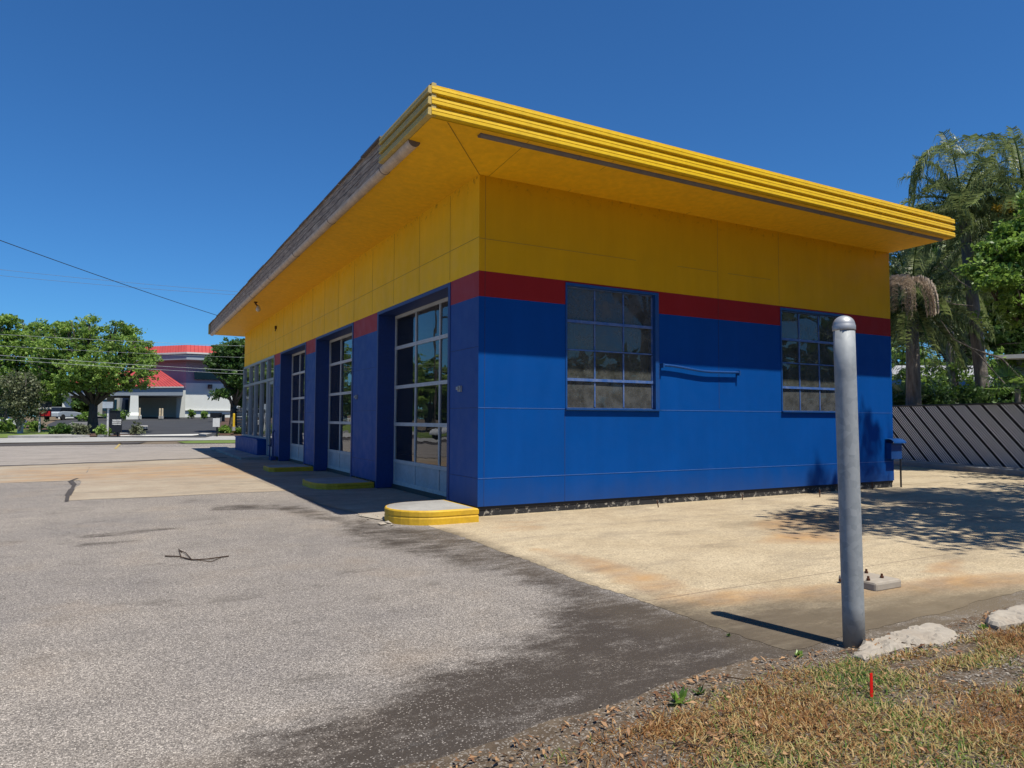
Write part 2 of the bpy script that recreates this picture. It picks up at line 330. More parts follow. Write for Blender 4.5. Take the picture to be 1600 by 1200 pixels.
M['lawn'] = m_plain('lawn_grass', (0.14, 0.20, 0.035), 0.95, 0, 0.35, 2)
M['earth'] = m_plain('dry_earth', (0.17, 0.13, 0.085), 0.95, 0, 0.4, 1)
M['stone'] = m_paint('grey_rubble_stone', (0.30, 0.30, 0.29), 0.9, 0.9, (0.05, 0.05, 0.05), 6)
M['house'] = m_plain('sage_house_wall', (0.22, 0.27, 0.24), 0.85, 0, 0.08, 2)
M['shingle'] = m_plain('grey_shingle_roof', (0.36, 0.37, 0.38), 0.8, 0, 0.2, 5)
M['carwhite'] = m_plain('white_car_paint', (0.75, 0.76, 0.78), 0.2, 0, 0.03, spec=0.6)
M['tyre'] = m_plain('black_rubber', (0.02, 0.02, 0.02), 0.85)
M['redsign'] = m_plain('red_sign_panel', (0.55, 0.015, 0.02), 0.5)
M['yline'] = m_plain('worn_yellow_line', (0.45, 0.34, 0.12), 0.9, 0, 0.3, 8)
M['wline'] = m_plain('white_line_paint', (0.65, 0.64, 0.60), 0.9, 0, 0.1, 3)

KEEP = {'wall', 'soffit', 'seam', 'wood', 'yellow_faded', 'gutter', 'gutter_dark', 'darkblue', 'doorframe', 'doorpanel', 'alu', 'winframe', 'interior', 'floor_in', 'bulb', 'glass', 'dirty', 'hazy', 'hotel_grey', 'hotel_shaded', 'slat', 'palmbark'}
def darken(m, k):
    t = m.node_tree
    for nd in list(t.nodes):
        sock = nd.inputs.get('Base Color') if nd.type == 'BSDF_PRINCIPLED' else (nd.inputs.get('Color') if nd.type == 'BSDF_TRANSLUCENT' else None)
        if sock is None: continue
        if sock.is_linked:
            src = sock.links[0].from_socket; mx = t.nodes.new('ShaderNodeMix'); mx.data_type = 'RGBA'; mx.blend_type = 'MULTIPLY'; mx.inputs[0].default_value = 1.0; mx.inputs[7].default_value = (k, k, k, 1); t.links.new(src, mx.inputs[6]); t.links.new(mx.outputs[2], sock)
        else: c = sock.default_value; sock.default_value = (c[0]*k, c[1]*k, c[2]*k, 1)
def darken_all(k, skip=KEEP):
    for nm, m in M.items():
        if nm not in skip and not m.get('dk'): darken(m, k); m['dk'] = 1
# ------------------------------------------------------------------ mesh helpers
class MB:
    def __init__(s): s.v = []; s.f = []; s.a = []
    def quad(s, p): i = len(s.v); s.v += [tuple(q) for q in p]; s.f.append(tuple(range(i, i+len(p))))
    def box(s, a, b, rz=0, o=(0, 0, 0)):
        x0, y0, z0 = a; x1, y1, z1 = b; i = len(s.v); c, q = cos(rz), sin(rz)
        for x, y, z in ((x0, y0, z0), (x1, y0, z0), (x1, y1, z0), (x0, y1, z0), (x0, y0, z1), (x1, y0, z1), (x1, y1, z1), (x0, y1, z1)):
            s.v.append((o[0]+x*c-y*q, o[1]+x*q+y*c, o[2]+z))
        for f in ((3, 2, 1, 0), (4, 5, 6, 7), (0, 1, 5, 4), (1, 2, 6, 5), (2, 3, 7, 6), (3, 0, 4, 7)): s.f.append(tuple(i+k for k in f))
    def prism(s, pts, z0, z1):
        n = len(pts); i = len(s.v)
        ar = sum(pts[k][0]*pts[(k+1) % n][1]-pts[(k+1) % n][0]*pts[k][1] for k in range(n))
        if ar < 0: pts = pts[::-1]
        s.v += [(p[0], p[1], z0) for p in pts]+[(p[0], p[1], z1) for p in pts]
        for k in range(n): s.f.append((i+k, i+(k+1) % n, i+n+(k+1) % n, i+n+k))
        for t in tessellate_polygon([[Vector((p[0], p[1], 0)) for p in pts]]):
            a, b, c = t
            cr = (pts[b][0]-pts[a][0])*(pts[c][1]-pts[a][1])-(pts[c][0]-pts[a][0])*(pts[b][1]-pts[a][1])
            if cr < 0: b, c = c, b
            s.f.append((i+n+a, i+n+b, i+n+c)); s.f.append((i+c, i+b, i+a))
    def tube(s, pts, rad, n=8, cap=True):
        pts = [Vector(p) for p in pts]; m = len(pts)
        if isinstance(rad, (int, float)): rad = [rad]*m
        i0 = len(s.v); ref = None
        for k, p in enumerate(pts):
            t = (pts[min(k+1, m-1)]-pts[max(k-1, 0)]).normalized()
            if ref is None:
                ref = Vector((0, 0, 1)) if abs(t.z) < 0.9 else Vector((1, 0, 0))
            u = ref-t*ref.dot(t); u.normalize(); v = t.cross(u); ref = u
            for j in range(n):
                a = 2*pi*j/n; q = p+(u*cos(a)+v*sin(a))*rad[k]; s.v.append(tuple(q))
        for k in range(m-1):
            for j in range(n):
                a = i0+k*n+j; b = i0+k*n+(j+1) % n; s.f.append((a, b, b+n, a+n))
        if cap:
            s.f.append(tuple(i0+j for j in range(n))[::-1]); s.f.append(tuple(i0+(m-1)*n+j for j in range(n)))
    def lathe(s, prof, c, n=24):
        i0 = len(s.v); m = len(prof)
        for r, z in prof:
            for j in range(n):
                a = 2*pi*j/n; s.v.append((c[0]+r*cos(a), c[1]+r*sin(a), c[2]+z))
        for k in range(m-1):
            for j in range(n):
                a = i0+k*n+j; b = i0+k*n+(j+1) % n; s.f.append((a, b, b+n, a+n))
        s.f.append(tuple(i0+j for j in range(n))[::-1]); s.f.append(tuple(i0+(m-1)*n+j for j in range(n)))
    def extrude(s, prof, p0, p1, closed=True):
        """prof: list of (out, up) offsets in the plane across p0->p1 (horizontal run); out is to the right of the run"""
        p0 = Vector(p0); p1 = Vector(p1); d = (p1-p0); dh = Vector((d.x, d.y, 0)).normalized(); r = Vector((dh.y, -dh.x, 0))
        i = len(s.v); n = len(prof)
        for p in (p0, p1):
            for o, u in prof: s.v.append(tuple(p+r*o+Vector((0, 0, u))))
        for k in range(n if closed else n-1): s.f.append((i+k, i+(k+1) % n, i+n+(k+1) % n, i+n+k))
        if closed:
            s.f.append(tuple(range(i, i+n))[::-1]); s.f.append(tuple(range(i+n, i+2*n)))
    def build(s, name, mat, parent=None, smooth=False, bevel=0, fixn=True):
        me = bpy.data.meshes.new(name); me.from_pydata(s.v, [], s.f); 
        o = bpy.data.objects.new(name, me); COL.objects.link(o)
        if isinstance(mat, str): mat = M[mat]
        me.materials.append(mat)
        if fixn:
            bm = bmesh.new(); bm.from_mesh(me); bmesh.ops.recalc_face_normals(bm, faces=bm.faces); bm.to_mesh(me); bm.free()
        if smooth:
            for p in me.polygons: p.use_smooth = True
        if bevel:
            b = o.modifiers.new('bevel', 'BEVEL'); b.width = bevel; b.segments = 2; b.limit_method = 'ANGLE'
        if parent:
            o.parent = parent; o.matrix_parent_inverse = Matrix.Translation(-parent.location) if parent.location.length else Matrix()
        return o
def tag(o, label=None, cat=None, group=None, kind=None):
    if label: o['label'] = label
    if cat: o['category'] = cat
    if group: o['group'] = group
    if kind: o['kind'] = kind
    return o
def thing(name, loc, label, cat, group=None):
    o = bpy.data.objects.new(name, None); COL.objects.link(o); o.location = loc; o.empty_display_size = 0.2
    bpy.context.view_layer.update() if False else None
    return tag(o, label, cat, group)
def copy_tree(o, parent=None):
    c = o.copy(); COL.objects.link(c)
    if parent is not None: c.parent = parent
    for ch in [x for x in list(bpy.data.objects) if x.parent is o]: copy_tree(ch, c)
    return c
def leafmesh(name, V, shade, mat, parent=None):
    """V: (n,4,3) quads"""
    n = len(V); me = bpy.data.meshes.new(name); me.vertices.add(n*4); me.vertices.foreach_set('co', V.reshape(-1).astype(np.float32))
    me.loops.add(n*4); me.loops.foreach_set('vertex_index', np.arange(n*4, dtype=np.int32))
    me.polygons.add(n); me.polygons.foreach_set('loop_start', np.arange(0, n*4, 4, dtype=np.int32)); me.polygons.foreach_set('loop_total', np.full(n, 4, dtype=np.int32))
    me.update(calc_edges=True); me.validate()
    at = me.attributes.new('shade', 'FLOAT', 'FACE'); at.data.foreach_set('value', np.asarray(shade, dtype=np.float32))
    o = bpy.data.objects.new(name, me); COL.objects.link(o); me.materials.append(M[mat] if isinstance(mat, str) else mat)
    if parent:
        o.parent = parent; o.matrix_parent_inverse = Matrix.Translation(-parent.location)
    return o

# ------------------------------------------------------------------ ground sheets with measured stain fields
def poly_sd(poly, X, Y):
    P = np.array(poly); n = len(P); d = np.full(X.shape, 1e9); ins = np.zeros(X.shape, bool)
    for i in range(n):
        a = P[i]; b = P[(i+1) % n]; e = b-a; wx = X-a[0]; wy = Y-a[1]
        t = np.clip((wx*e[0]+wy*e[1])/(e@e+1e-12), 0, 1); dx = wx-e[0]*t; dy = wy-e[1]*t; d = np.minimum(d, np.hypot(dx, dy))
        c = ((a[1] > Y) != (b[1] > Y)); 
        with np.errstate(divide='ignore', invalid='ignore'):
            xx = (b[0]-a[0])*(Y-a[1])/(b[1]-a[1]+1e-12)+a[0]
        ins ^= c & (X < xx)
    return np.where(ins, -d, d)
def pxpoly(l): return [G(*p) for p in l]
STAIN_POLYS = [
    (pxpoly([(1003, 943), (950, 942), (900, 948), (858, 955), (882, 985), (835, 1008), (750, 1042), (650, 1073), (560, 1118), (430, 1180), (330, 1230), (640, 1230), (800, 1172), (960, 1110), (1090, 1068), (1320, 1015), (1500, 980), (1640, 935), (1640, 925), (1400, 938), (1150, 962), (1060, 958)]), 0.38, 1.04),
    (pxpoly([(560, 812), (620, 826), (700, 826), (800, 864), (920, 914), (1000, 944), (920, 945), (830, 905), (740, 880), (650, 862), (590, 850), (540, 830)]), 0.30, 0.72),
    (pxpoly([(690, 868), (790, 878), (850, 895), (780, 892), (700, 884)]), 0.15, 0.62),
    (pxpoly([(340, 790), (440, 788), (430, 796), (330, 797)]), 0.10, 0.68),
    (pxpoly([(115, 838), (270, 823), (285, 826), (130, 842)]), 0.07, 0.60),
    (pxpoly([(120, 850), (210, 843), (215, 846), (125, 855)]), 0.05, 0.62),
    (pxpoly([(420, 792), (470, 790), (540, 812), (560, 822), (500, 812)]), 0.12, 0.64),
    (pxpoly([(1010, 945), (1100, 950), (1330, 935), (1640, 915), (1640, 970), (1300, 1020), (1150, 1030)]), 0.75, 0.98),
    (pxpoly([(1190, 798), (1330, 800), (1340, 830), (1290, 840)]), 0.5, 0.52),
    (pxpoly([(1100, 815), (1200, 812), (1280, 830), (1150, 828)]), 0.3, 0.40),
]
SAND_POLYS = [
    (pxpoly([(1330, 1012), (1230, 1030), (1080, 1068), (960, 1108), (840, 1150), (700, 1215), (820, 1215), (1000, 1140), (1150, 1080), (1345, 1025), (1640, 960), (1640, 945), (1500, 985)]), 0.10, 0.95),
    (pxpoly([(1500, 975), (1560, 960), (1560, 985), (1500, 1000)]), 0.06, 0.9),
]
RUST_POLYS = [
    (pxpoly([(800, 850), (960, 905), (1020, 935), (1150, 928), (1050, 905), (930, 870)]), 0.25, 0.62),
    (pxpoly([(1030, 925), (1300, 915), (1640, 890), (1640, 915), (1300, 940), (1010, 948)]), 0.25, 0.75),
    (pxpoly([(1180, 815), (1250, 800), (1340, 812), (1330, 850), (1200, 850)]), 0.5, 0.75),
    (pxpoly([(0, 735), (420, 722), (430, 745), (130, 752), (0, 757)]), 2.0, 0.62),
    (pxpoly([(440, 765), (470, 770), (560, 803), (540, 805)]), 0.3, 0.6),
    (pxpoly([(745, 818), (850, 812), (850, 830), (760, 838)]), 0.3, 0.5),
    (pxpoly([(1450, 880), (1500, 870), (1500, 895), (1440, 895)]), 0.15, 0.65),
]
def field(polys, X, Y):
    o = np.zeros(X.shape)
    for P, soft, amt in polys:
        d = poly_sd(P, X, Y); o = np.maximum(o, amt*(1-smooth(-soft*0.6, soft, d)))
    return o
def axis(lo, hi, fine_lo, fine_hi, f, c):
    a = [lo]
    while a[-1] < hi:
        x = a[-1]; dist = max(fine_lo-x, x-fine_hi, 0); a.append(x+f+(c-f)*min(1, dist/12))
    a[-1] = hi; return np.array(a)
rng = np.random.default_rng(5)
def wig(t, amp, seed=0):
    r = np.random.default_rng(seed); o = np.zeros_like(t)
    for k in (0.7, 1.7, 3.9, 8.3, 17.0): o += np.sin(t*k*2+r.uniform(0, 6.28))*amp/(k**0.7)
    return o
def sheet(name, xs, ys, zf, mat, edge=None, kind='structure'):
    """grid over xs*ys; edge(X,Y)->(X,Y) may displace border vertices"""
    X, Y = np.meshgrid(xs, ys); nx, ny = len(xs), len(ys)
    if edge: X, Y = edge(X.copy(), Y.copy())
    Z = zf(X, Y)
    me = bpy.data.meshes.new(name); V = np.stack([X, Y, Z], -1).reshape(-1, 3)
    i = np.arange((ny-1)*(nx-1)); r = i//(nx-1); c = i % (nx-1); a = r*nx+c
    Fq = np.stack([a, a+1, a+nx+1, a+nx], -1)
    me.vertices.add(len(V)); me.vertices.foreach_set('co', V.reshape(-1).astype(np.float32))
    me.loops.add(Fq.size); me.loops.foreach_set('vertex_index', Fq.reshape(-1).astype(np.int32))
    me.polygons.add(len(Fq)); me.polygons.foreach_set('loop_start', np.arange(0, Fq.size, 4, dtype=np.int32)); me.polygons.foreach_set('loop_total', np.full(len(Fq), 4, dtype=np.int32))
    me.update(calc_edges=True)
    for nm, pol in (('stain', STAIN_POLYS), ('sand', SAND_POLYS), ('rust', RUST_POLYS)):
        at = me.attributes.new(nm, 'FLOAT', 'POINT'); at.data.foreach_set('value', field(pol, X, Y).reshape(-1).astype(np.float32))
    for p in me.polygons: p.use_smooth = True
    o = bpy.data.objects.new(name, me); COL.objects.link(o); me.materials.append(M[mat]); tag(o, kind=kind); return o
def polysheet(name, pts, dz, mat, kind='structure', label=None, cat=None):
    b = MB(); vs = [(p[0], p[1], T(*p)+dz) for p in pts]; b.quad(vs); o = b.build(name, mat, fixn=False)
    bm = bmesh.new(); bm.from_mesh(o.data); bmesh.ops.triangulate(bm, faces=bm.faces)
    for f in bm.faces:
        f.normal_update()
        if f.normal.z < 0: f.normal_flip()
    bm.to_mesh(o.data); bm.free()
    tag(o, label, cat, kind=kind); return o

# --- big ground to the horizon, in view-aligned rows so that the slope beyond the road is followed
ss = np.concatenate([np.linspace(-900, -80, 8), np.linspace(-70, 60, 66), np.linspace(80, 900, 8)])
dd = np.concatenate([[-900, -300, -80, -30], np.linspace(-10, 110, 61), [150, 300, 900, 1500]])
SS, DD = np.meshgrid(ss, dd)
GX = CP[0]+R0[0]*SS+F0[0]*DD; GY = CP[1]+R0[1]*SS+F0[1]*DD
def make_ground():
    me = bpy.data.meshes.new('ground'); V = np.stack([GX, GY, terr(GX, GY)-0.03], -1).reshape(-1, 3); ny, nx = GX.shape
    F = [(r*nx+c, r*nx+c+1, (r+1)*nx+c+1, (r+1)*nx+c) for r in range(ny-1) for c in range(nx-1)]
    me.from_pydata(V.tolist(), [], F); o = bpy.data.objects.new('ground', me); COL.objects.link(o); me.materials.append(M['earth']); tag(o, kind='structure')
make_ground()
# asphalt of the near lot
ax = axis(-40, 30, -7.5, 1.5, 0.10, 3.0); ay = axis(-6.42, 33.0, -6.42, 7, 0.10, 2.0)
def edge_as(X, Y):
    Y[0, :] += wig(X[0, :], 0.05, 3); 
    # the far edge of the lot follows the road, which runs askew to the building
    y_top = 27.0-(X[-1, :]+3.0)*(-0.0)
    return X, Y
sheet('asphalt_lot', ax, ay, lambda X, Y: np.zeros_like(X), 'asphalt', edge_as)
# tan concrete apron along the blue wall
def edge_c(X, Y):
    X[:, 0] += wig(Y[:, 0], 0.014, 7)+0.012*np.sin(Y[:, 0]*37)+0.01*np.sin(Y[:, 0]*83+1); Y[0, :] += wig(X[0, :], 0.03, 9); return X, Y
sheet('concrete_apron', axis(-0.935, 17.0, -0.9, 4.5, 0.08, 0.6), axis(-6.05, 0.25, -6.05, 0.25, 0.08, 0.3), lambda X, Y: np.full_like(X, 0.0022), 'conc', edge_c)
sheet('rear_concrete', axis(9.9, 17.2, 9.9, 17, 0.3, .3), axis(0.25, 14, 0, 14, 0.3, .3), lambda X, Y: np.full_like(X, 0.006), 'conc')
# front apron in front of the bays and the orange slab
def edge_f(X, Y):
    k = np.clip((-0.3-X)/1.36, 0, 1); X = X+k*(wig(Y[:, 0:1], 0.03, 11)+np.interp(Y[:, 0:1], [0.9, 3, 5.3], [0.22, 0.06, -0.06])); Y[0, :] += wig(X[0, :], 0.03, 12); return X, Y
sheet('front_apron', axis(-1.66, 0.34, -2, 1, 0.08, .2), axis(0.62, 24.0, 0, 8, 0.10, .3), lambda X, Y: np.full_like(X, 0.008), 'conc_front', edge_f)
def edge_o(X, Y):
    # south edge steps: pale triangle from (-5.2,4.9) to (-1.7,5.3); north edge is the wandering crack
    Y[0, :] += wig(X[0, :], 0.03, 15); t = (X+5.25)/3.65
    Ytop = 16.2+0.34*(X+5.0)+wig(X, 0.05, 17); k = (Y-Y[0:1, :])/(Y[-1:, :]-Y[0:1, :]); Y = Y[0:1, :]+(Ytop-Y[0:1, :])*k
    X[:, 0] += wig(Y[:, 0], 0.02, 18); return X, Y
sheet('orange_slab', axis(-5.25, -1.55, -6, 0, 0.12, .3), np.linspace(4.95, 16, 60), lambda X, Y: np.full_like(X, 0.004), 'slab', edge_o)
def edge_o2(X, Y):
    Ytop = 16.2+0.34*(X+5.0)+wig(X, 0.05, 17); Yb = 9.3+0.0*X+0.25*(X+5)*0.0; k = (Y-9.3)/(16-9.3); return X, np.maximum(Yb+(Ytop-Yb)*k, 4)
sheet('orange_slab_west', axis(-24, -5.25, -7, -5, 0.15, .6), np.linspace(9.3, 16, 24), lambda X, Y: np.full_like(X, 0.0045), 'slab', edge_o2)
# dark crack band beyond the slab
b = MB(); xs = np.linspace(-24, -1.2, 120)
yc = 16.2+0.34*(xs+5.0)+wig(xs, 0.05, 17)
for i in range(len(xs)-1):
    w0 = 0.30+0.10*sin(xs[i]*3.1)+0.06*sin(xs[i]*9); w1 = 0.30+0.10*sin(xs[i+1]*3.1)+0.06*sin(xs[i+1]*9)
    b.quad([(xs[i], yc[i]-.03, 0.011), (xs[i+1], yc[i+1]-.03, 0.011), (xs[i+1], yc[i+1]+w1, 0.011), (xs[i], yc[i]+w0, 0.011)])
M['crack'] = m_plain('dark_crack_filler', (0.07, 0.06, 0.055), 0.9, 0, 0.4, 6)
tag(b.build('crack_seam', 'crack', fixn=False), kind='structure')
M['far_lot'] = m_concrete('worn_pale_lot', (0.40, 0.355, 0.31), (0.33, 0.295, 0.26), 0.35, True)
def edge_fl(X, Y):
    Y0 = 16.35+0.34*(X+5.0)+wig(X, 0.05, 17); s0, d0 = 0, 0; Y1 = 27.5-0.555*(X+1.0)+0; k = (Y-Y[0:1, :])/(Y[-1:, :]-Y[0:1, :]); return X, Y0+(Y1-Y0)*k
sheet('pale_lot', axis(-40, 8, -10, 0, .4, 1), np.linspace(16, 27, 40), lambda X, Y: np.full_like(X, 0.007), 'far_lot', edge_fl)
b = MB(); pts = [(104, 784), (106, 775), (112, 765), (116, 758), (110, 752), (121, 748)]
g = [G(*p) for p in pts]
for i in range(len(g)-1):
    for wd in (0.03+0.02*(i % 2),):
        b.quad([(g[i][0]-wd, g[i][1], 0.012), (g[i][0]+wd, g[i][1], 0.012), (g[i+1][0]+wd, g[i+1][1], 0.012), (g[i+1][0]-wd, g[i+1][1], 0.012)])
tag(b.build('slab_crack', 'crack', fixn=False), kind='structure')
# far street band, grass strips, lots
road = polysheet('road', [G(-900, 686.5), G(0, 684.8), G(375, 681.5), G(700, 680), G(700, 686.5), G(375, 687.3), G(0, 692.2), G(-900, 694)], 0.012, 'walk')
far_as = polysheet('street_asphalt', [G(-900, 696), G(0, 693.6), G(200, 691.5), G(230, 690.6), G(215, 693.5), G(0, 697.5), G(-900, 700)], 0.016, 'crack')
polysheet('yellow_line', [G(187, 692.5), G(190, 692.6), G(182, 702), G(178, 702)], 0.016, 'yline')
polysheet('grass_strip', [G(276, 691), G(300, 689.3), G(384, 688), G(384, 692.8), G(290, 693.3)], 0.03, 'lawn')
polysheet('verge_grass', [G(-900, 676.5), G(0, 675.5), G(110, 677.5), G(140, 682), G(100, 684), G(0, 684.5), G(-900, 685.5)], 0.03, 'lawn')
polysheet('verge_grass_east', [G(318, 681.2), G(345, 674), G(384, 673.5), G(384, 680.8)], 0.03, 'lawn')
def lotpt(px, d): s = (px-800)/FPX*d; return SD(s, d)
b = MB()
def strip(name, rows, mat, dz, kind='structure'):
    b = MB()
    for (d0, a0, b0), (d1, a1, b1) in zip(rows[:-1], rows[1:]):
        q = [lotpt(a0, d0), lotpt(b0, d0), lotpt(b1, d1), lotpt(a1, d1)]
        b.quad([(p[0], p[1], T(*p)+dz) for p in q])
    return tag(b.build(name, mat, fixn=False), kind=kind)
strip('parking_lot', [(49.5, 165, 322), (54, 150, 335), (58, 120, 345), (62, 80, 352), (70, 75, 345), (80, 90, 350), (88, 110, 352), (94, 130, 352)], 'lot_new', 0.045)
strip('mulch_bed', [(50.5, -200, 160), (54, -200, 232), (56.5, -200, 150), (60, -200, 80), (66, -200, 70)], 'mulch', 0.06)
strip('mulch_bed_east', [(54, 345, 384), (60, 340, 395), (74, 345, 395), (90, 352, 400)], 'mulch', 0.06)
for i in range(6):
    d = 61.5+i*2.4
    strip('parking_line', [(d, 92+i*4, 140), (d+0.45, 93+i*4, 140)], 'wline', 0.08)

# ------------------------------------------------------------------ the garage building
BL, BW, BH = 22.5, 9.76, 4.98
bld = thing('garage_building', (0, 0, 0), 'single storey garage painted blue, red and yellow under a wide yellow eave', 'building')
OPN = [(1.03, 4.60), (6.35, 9.80), (11.0, 14.6)]
ZT, ZB = 3.555, 0.145
wb = MB()
TH = 0.37
# front wall (X=0 plane, faces -X)
ys = [0]+[v for o in OPN for v in o]+[15.65]
for a, c in ((0, 1.03), (4.60, 6.35), (9.80, 11.0), (14.6, 15.65)): wb.box((0, a+(0 if a else 0.0), ZB), (TH, c, ZT))
wb.box((0, 0, ZT), (TH, BL, BH))
# side wall (Y=0 plane, faces -Y) starts behind the front wall's thickness
WIN = [(1.50, 3.37), (6.35, 8.22)]; WZ0, WZ1 = 1.570, 3.535
wb.box((TH, 0, ZB), (BW, 0.25, WZ0)); wb.box((TH, 0, WZ1), (BW, 0.25, BH))
for a, c in ((TH, 1.50), (3.37, 6.35), (8.22, BW)): wb.box((a, 0, WZ0), (c, 0.25, WZ1))
# rear and far walls
wb.box((BW-0.25, 0.25, ZB), (BW, BL, BH)); wb.box((TH, BL-0.25, ZB), (BW-0.25, BL, BH))
wall = wb.build('wall', 'wall', bld, fixn=False)
# panel joint beads on the walls
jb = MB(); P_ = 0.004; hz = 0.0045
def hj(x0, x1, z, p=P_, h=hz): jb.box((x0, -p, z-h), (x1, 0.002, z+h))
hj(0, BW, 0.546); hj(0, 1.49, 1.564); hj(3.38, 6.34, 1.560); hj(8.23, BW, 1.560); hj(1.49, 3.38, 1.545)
M['jointlight'] = m_plain('joint_highlight_blue', (0.06, 0.15, 0.42), 0.5)  # paler blue painted in as the sun's highlight along the joints
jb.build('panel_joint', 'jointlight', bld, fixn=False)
jd = MB()
def vj(x, z0, z1): jd.box((x-0.0035, -0.003, z0), (x+0.0035, 0.001, z1))
def fj(y, z0, z1, t=0.0035): jd.box((-0.003, y-t, z0), (0.001, y+t, z1))
for x, z0, z1 in ((1.49, 0.15, 1.54), (0.10, 0.15, 4.97), (4.75, 1.6, 4.97), (6.33, 3.6, 4.97), (3.38, 1.57, 3.54)): vj(x, z0, z1)
jd.box((0, -0.003, 4.036), (2.9, 0.001, 4.043)); jd.box((3.8, -0.003, 4.036), (4.72, 0.001, 4.043)); jd.box((5.0, -0.003, 4.036), (6.1, 0.001, 4.043))
for k in range(1, 17): fj(k*1.32-0.28, 3.6 if (k*1.32-0.28) > 1 else 3.2, 4.95)
jd.box((-0.003, 0.0, 4.054), (0.001, 22.4, 4.061))
for a, c in ((0.01, 1.02), (4.61, 6.34), (9.81, 10.99), (14.61, 15.64)):
    for z in (0.546, 1.564, 2.45): jd.box((-0.003, a, z-0.0035), (0.001, c, z+0.0035))
for n_, cc in (('jointmix', None),):
    nj = N('joint_gap'); z_ = nj.sep()[2]; M['jointmix'] = nj.done(nj.ramp(nj.math('DIVIDE', z_, 6.0), [(0.0, (0.012, 0.035, 0.15)), (3.18/6, (0.15, 0.012, 0.012)), (3.56/6, (0.50, 0.28, 0.02))], True), 0.7)
jd.build('panel_gap', 'jointmix', bld, fixn=False)
# foundation
fb = MB()
fb.box((0.03, 0.03, -0.05), (BW-0.02, 0.25, 0.100)); fb.box((BW-0.25, 0.25, -0.05), (BW-0.02, BL-.02, 0.144))
for a, c in ((0.25, 1.03), (4.60, 6.35), (9.80, 11.0), (14.6, 15.65)): fb.box((0.03, a, -0.05), (0.34, c, 0.144))
fb.build('foundation', 'found', bld, fixn=False)
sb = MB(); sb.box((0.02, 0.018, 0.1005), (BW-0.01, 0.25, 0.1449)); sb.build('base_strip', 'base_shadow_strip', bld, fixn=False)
# interior shell
ib = MB()
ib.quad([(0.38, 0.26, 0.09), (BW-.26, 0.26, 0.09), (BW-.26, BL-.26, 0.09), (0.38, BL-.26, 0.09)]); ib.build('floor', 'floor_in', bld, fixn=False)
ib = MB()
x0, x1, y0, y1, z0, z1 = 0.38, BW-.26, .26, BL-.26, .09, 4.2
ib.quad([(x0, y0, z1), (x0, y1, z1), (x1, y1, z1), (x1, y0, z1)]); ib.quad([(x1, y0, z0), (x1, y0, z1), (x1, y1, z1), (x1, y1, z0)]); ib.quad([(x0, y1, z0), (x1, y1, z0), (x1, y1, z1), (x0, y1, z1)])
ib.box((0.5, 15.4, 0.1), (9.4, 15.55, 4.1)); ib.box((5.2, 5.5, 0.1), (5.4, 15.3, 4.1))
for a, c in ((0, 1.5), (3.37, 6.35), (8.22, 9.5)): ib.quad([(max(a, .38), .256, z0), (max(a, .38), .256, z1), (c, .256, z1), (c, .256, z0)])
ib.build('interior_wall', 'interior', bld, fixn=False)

# garage doors
def garage_door(y0, y1, X=0.36, ncol=3, panes_patch=()):
    d = bpy.data.objects.new('garage_door', None); COL.objects.link(d); d.parent = bld; d.location = (0, 0, 0)
    jb_ = MB()   # blue lining of the opening
    jb_.box((0.02, y0-0.001, 0.02), (TH+.01, y0+0.05, ZT-.001)); jb_.box((0.02, y1-0.05, 0.02), (TH+.01, y1+0.001, ZT-.001)); jb_.box((0.01, y0+.05, ZT-0.06), (TH, y1-.05, ZT-0.001))
    jb_.box((-0.012, y0-0.03, 0.02), (0.02, y0+0.05, ZT-.0)); jb_.box((-0.012, y1-0.05, 0.02), (0.02, y1+0.03, ZT-.0)); jb_.box((-0.012, y0+.05, ZT-0.06), (0.01, y1-.05, ZT))
    jb_.build('jamb', 'darkblue', d, fixn=False)
    ya, yb = y0+0.055, y1-0.055
    zs = [0.09, 0.555, 1.295, 2.035, 2.83, ZT-0.065]
    fr = MB(); fr_w = 0.045
    for k, z in enumerate(zs):
        h = 0.035 if 0 < k < len(zs)-1 else 0.04
        lo, hi = (z, z+0.075) if k == 0 else ((z-0.06, z) if k == len(zs)-1 else (z-h, z+h-0.004))
        fr.box((X-0.02, ya, lo), (X+0.03, yb, hi))
        if 0 < k < len(zs)-1: fr.box((X-0.024, ya, z-0.003), (X-0.019, yb, z+0.001))
    step = (yb-ya)/ncol
    for j in range(ncol+1):
        c = ya+j*step
        for k in range(5):
            a, b_ = zs[k]+(0.075 if k == 0 else 0.031), zs[k+1]-(0.06 if k == 4 else 0.035)
            w2 = 0.022
            cc = min(max(c, ya+w2), yb-w2)
            fr.box((X-0.017, cc-w2, a), (X+0.027, cc+w2, b_))
    fr.build('door_frame', 'doorframe', d, fixn=False, bevel=0)
    for j in range(ncol):
        a, b_ = ya+j*step+0.022, ya+(j+1)*step-0.022
        if j == 0: a += 0.022
        if j == ncol-1: b_ -= 0.022
        p = MB(); p.box((X, a, zs[0]+0.075), (X+0.012, b_, zs[1]-0.035)); p.build('lower_panel', 'doorpanel', d, fixn=False)
        for k in range(1, 5):
            g_ = MB(); tl = random.uniform(-.004, .004); zA, zB = zs[k]+0.031, zs[k+1]-(0.06 if k == 4 else 0.035)
            g_.quad([(X+.004+tl, a, zA), (X+.004-tl, a, zB), (X+.004-tl, b_, zB), (X+.004+tl, b_, zA)])
            g_.build('pane', 'glass', d, fixn=False)
    s = MB(); s.box((X-0.05, ya, -0.01), (X+0.05, yb, 0.088)); s.build('threshold', 'floor_in', d, fixn=False)
    return d
random.seed(4)
for a, c in OPN: garage_door(a, c)

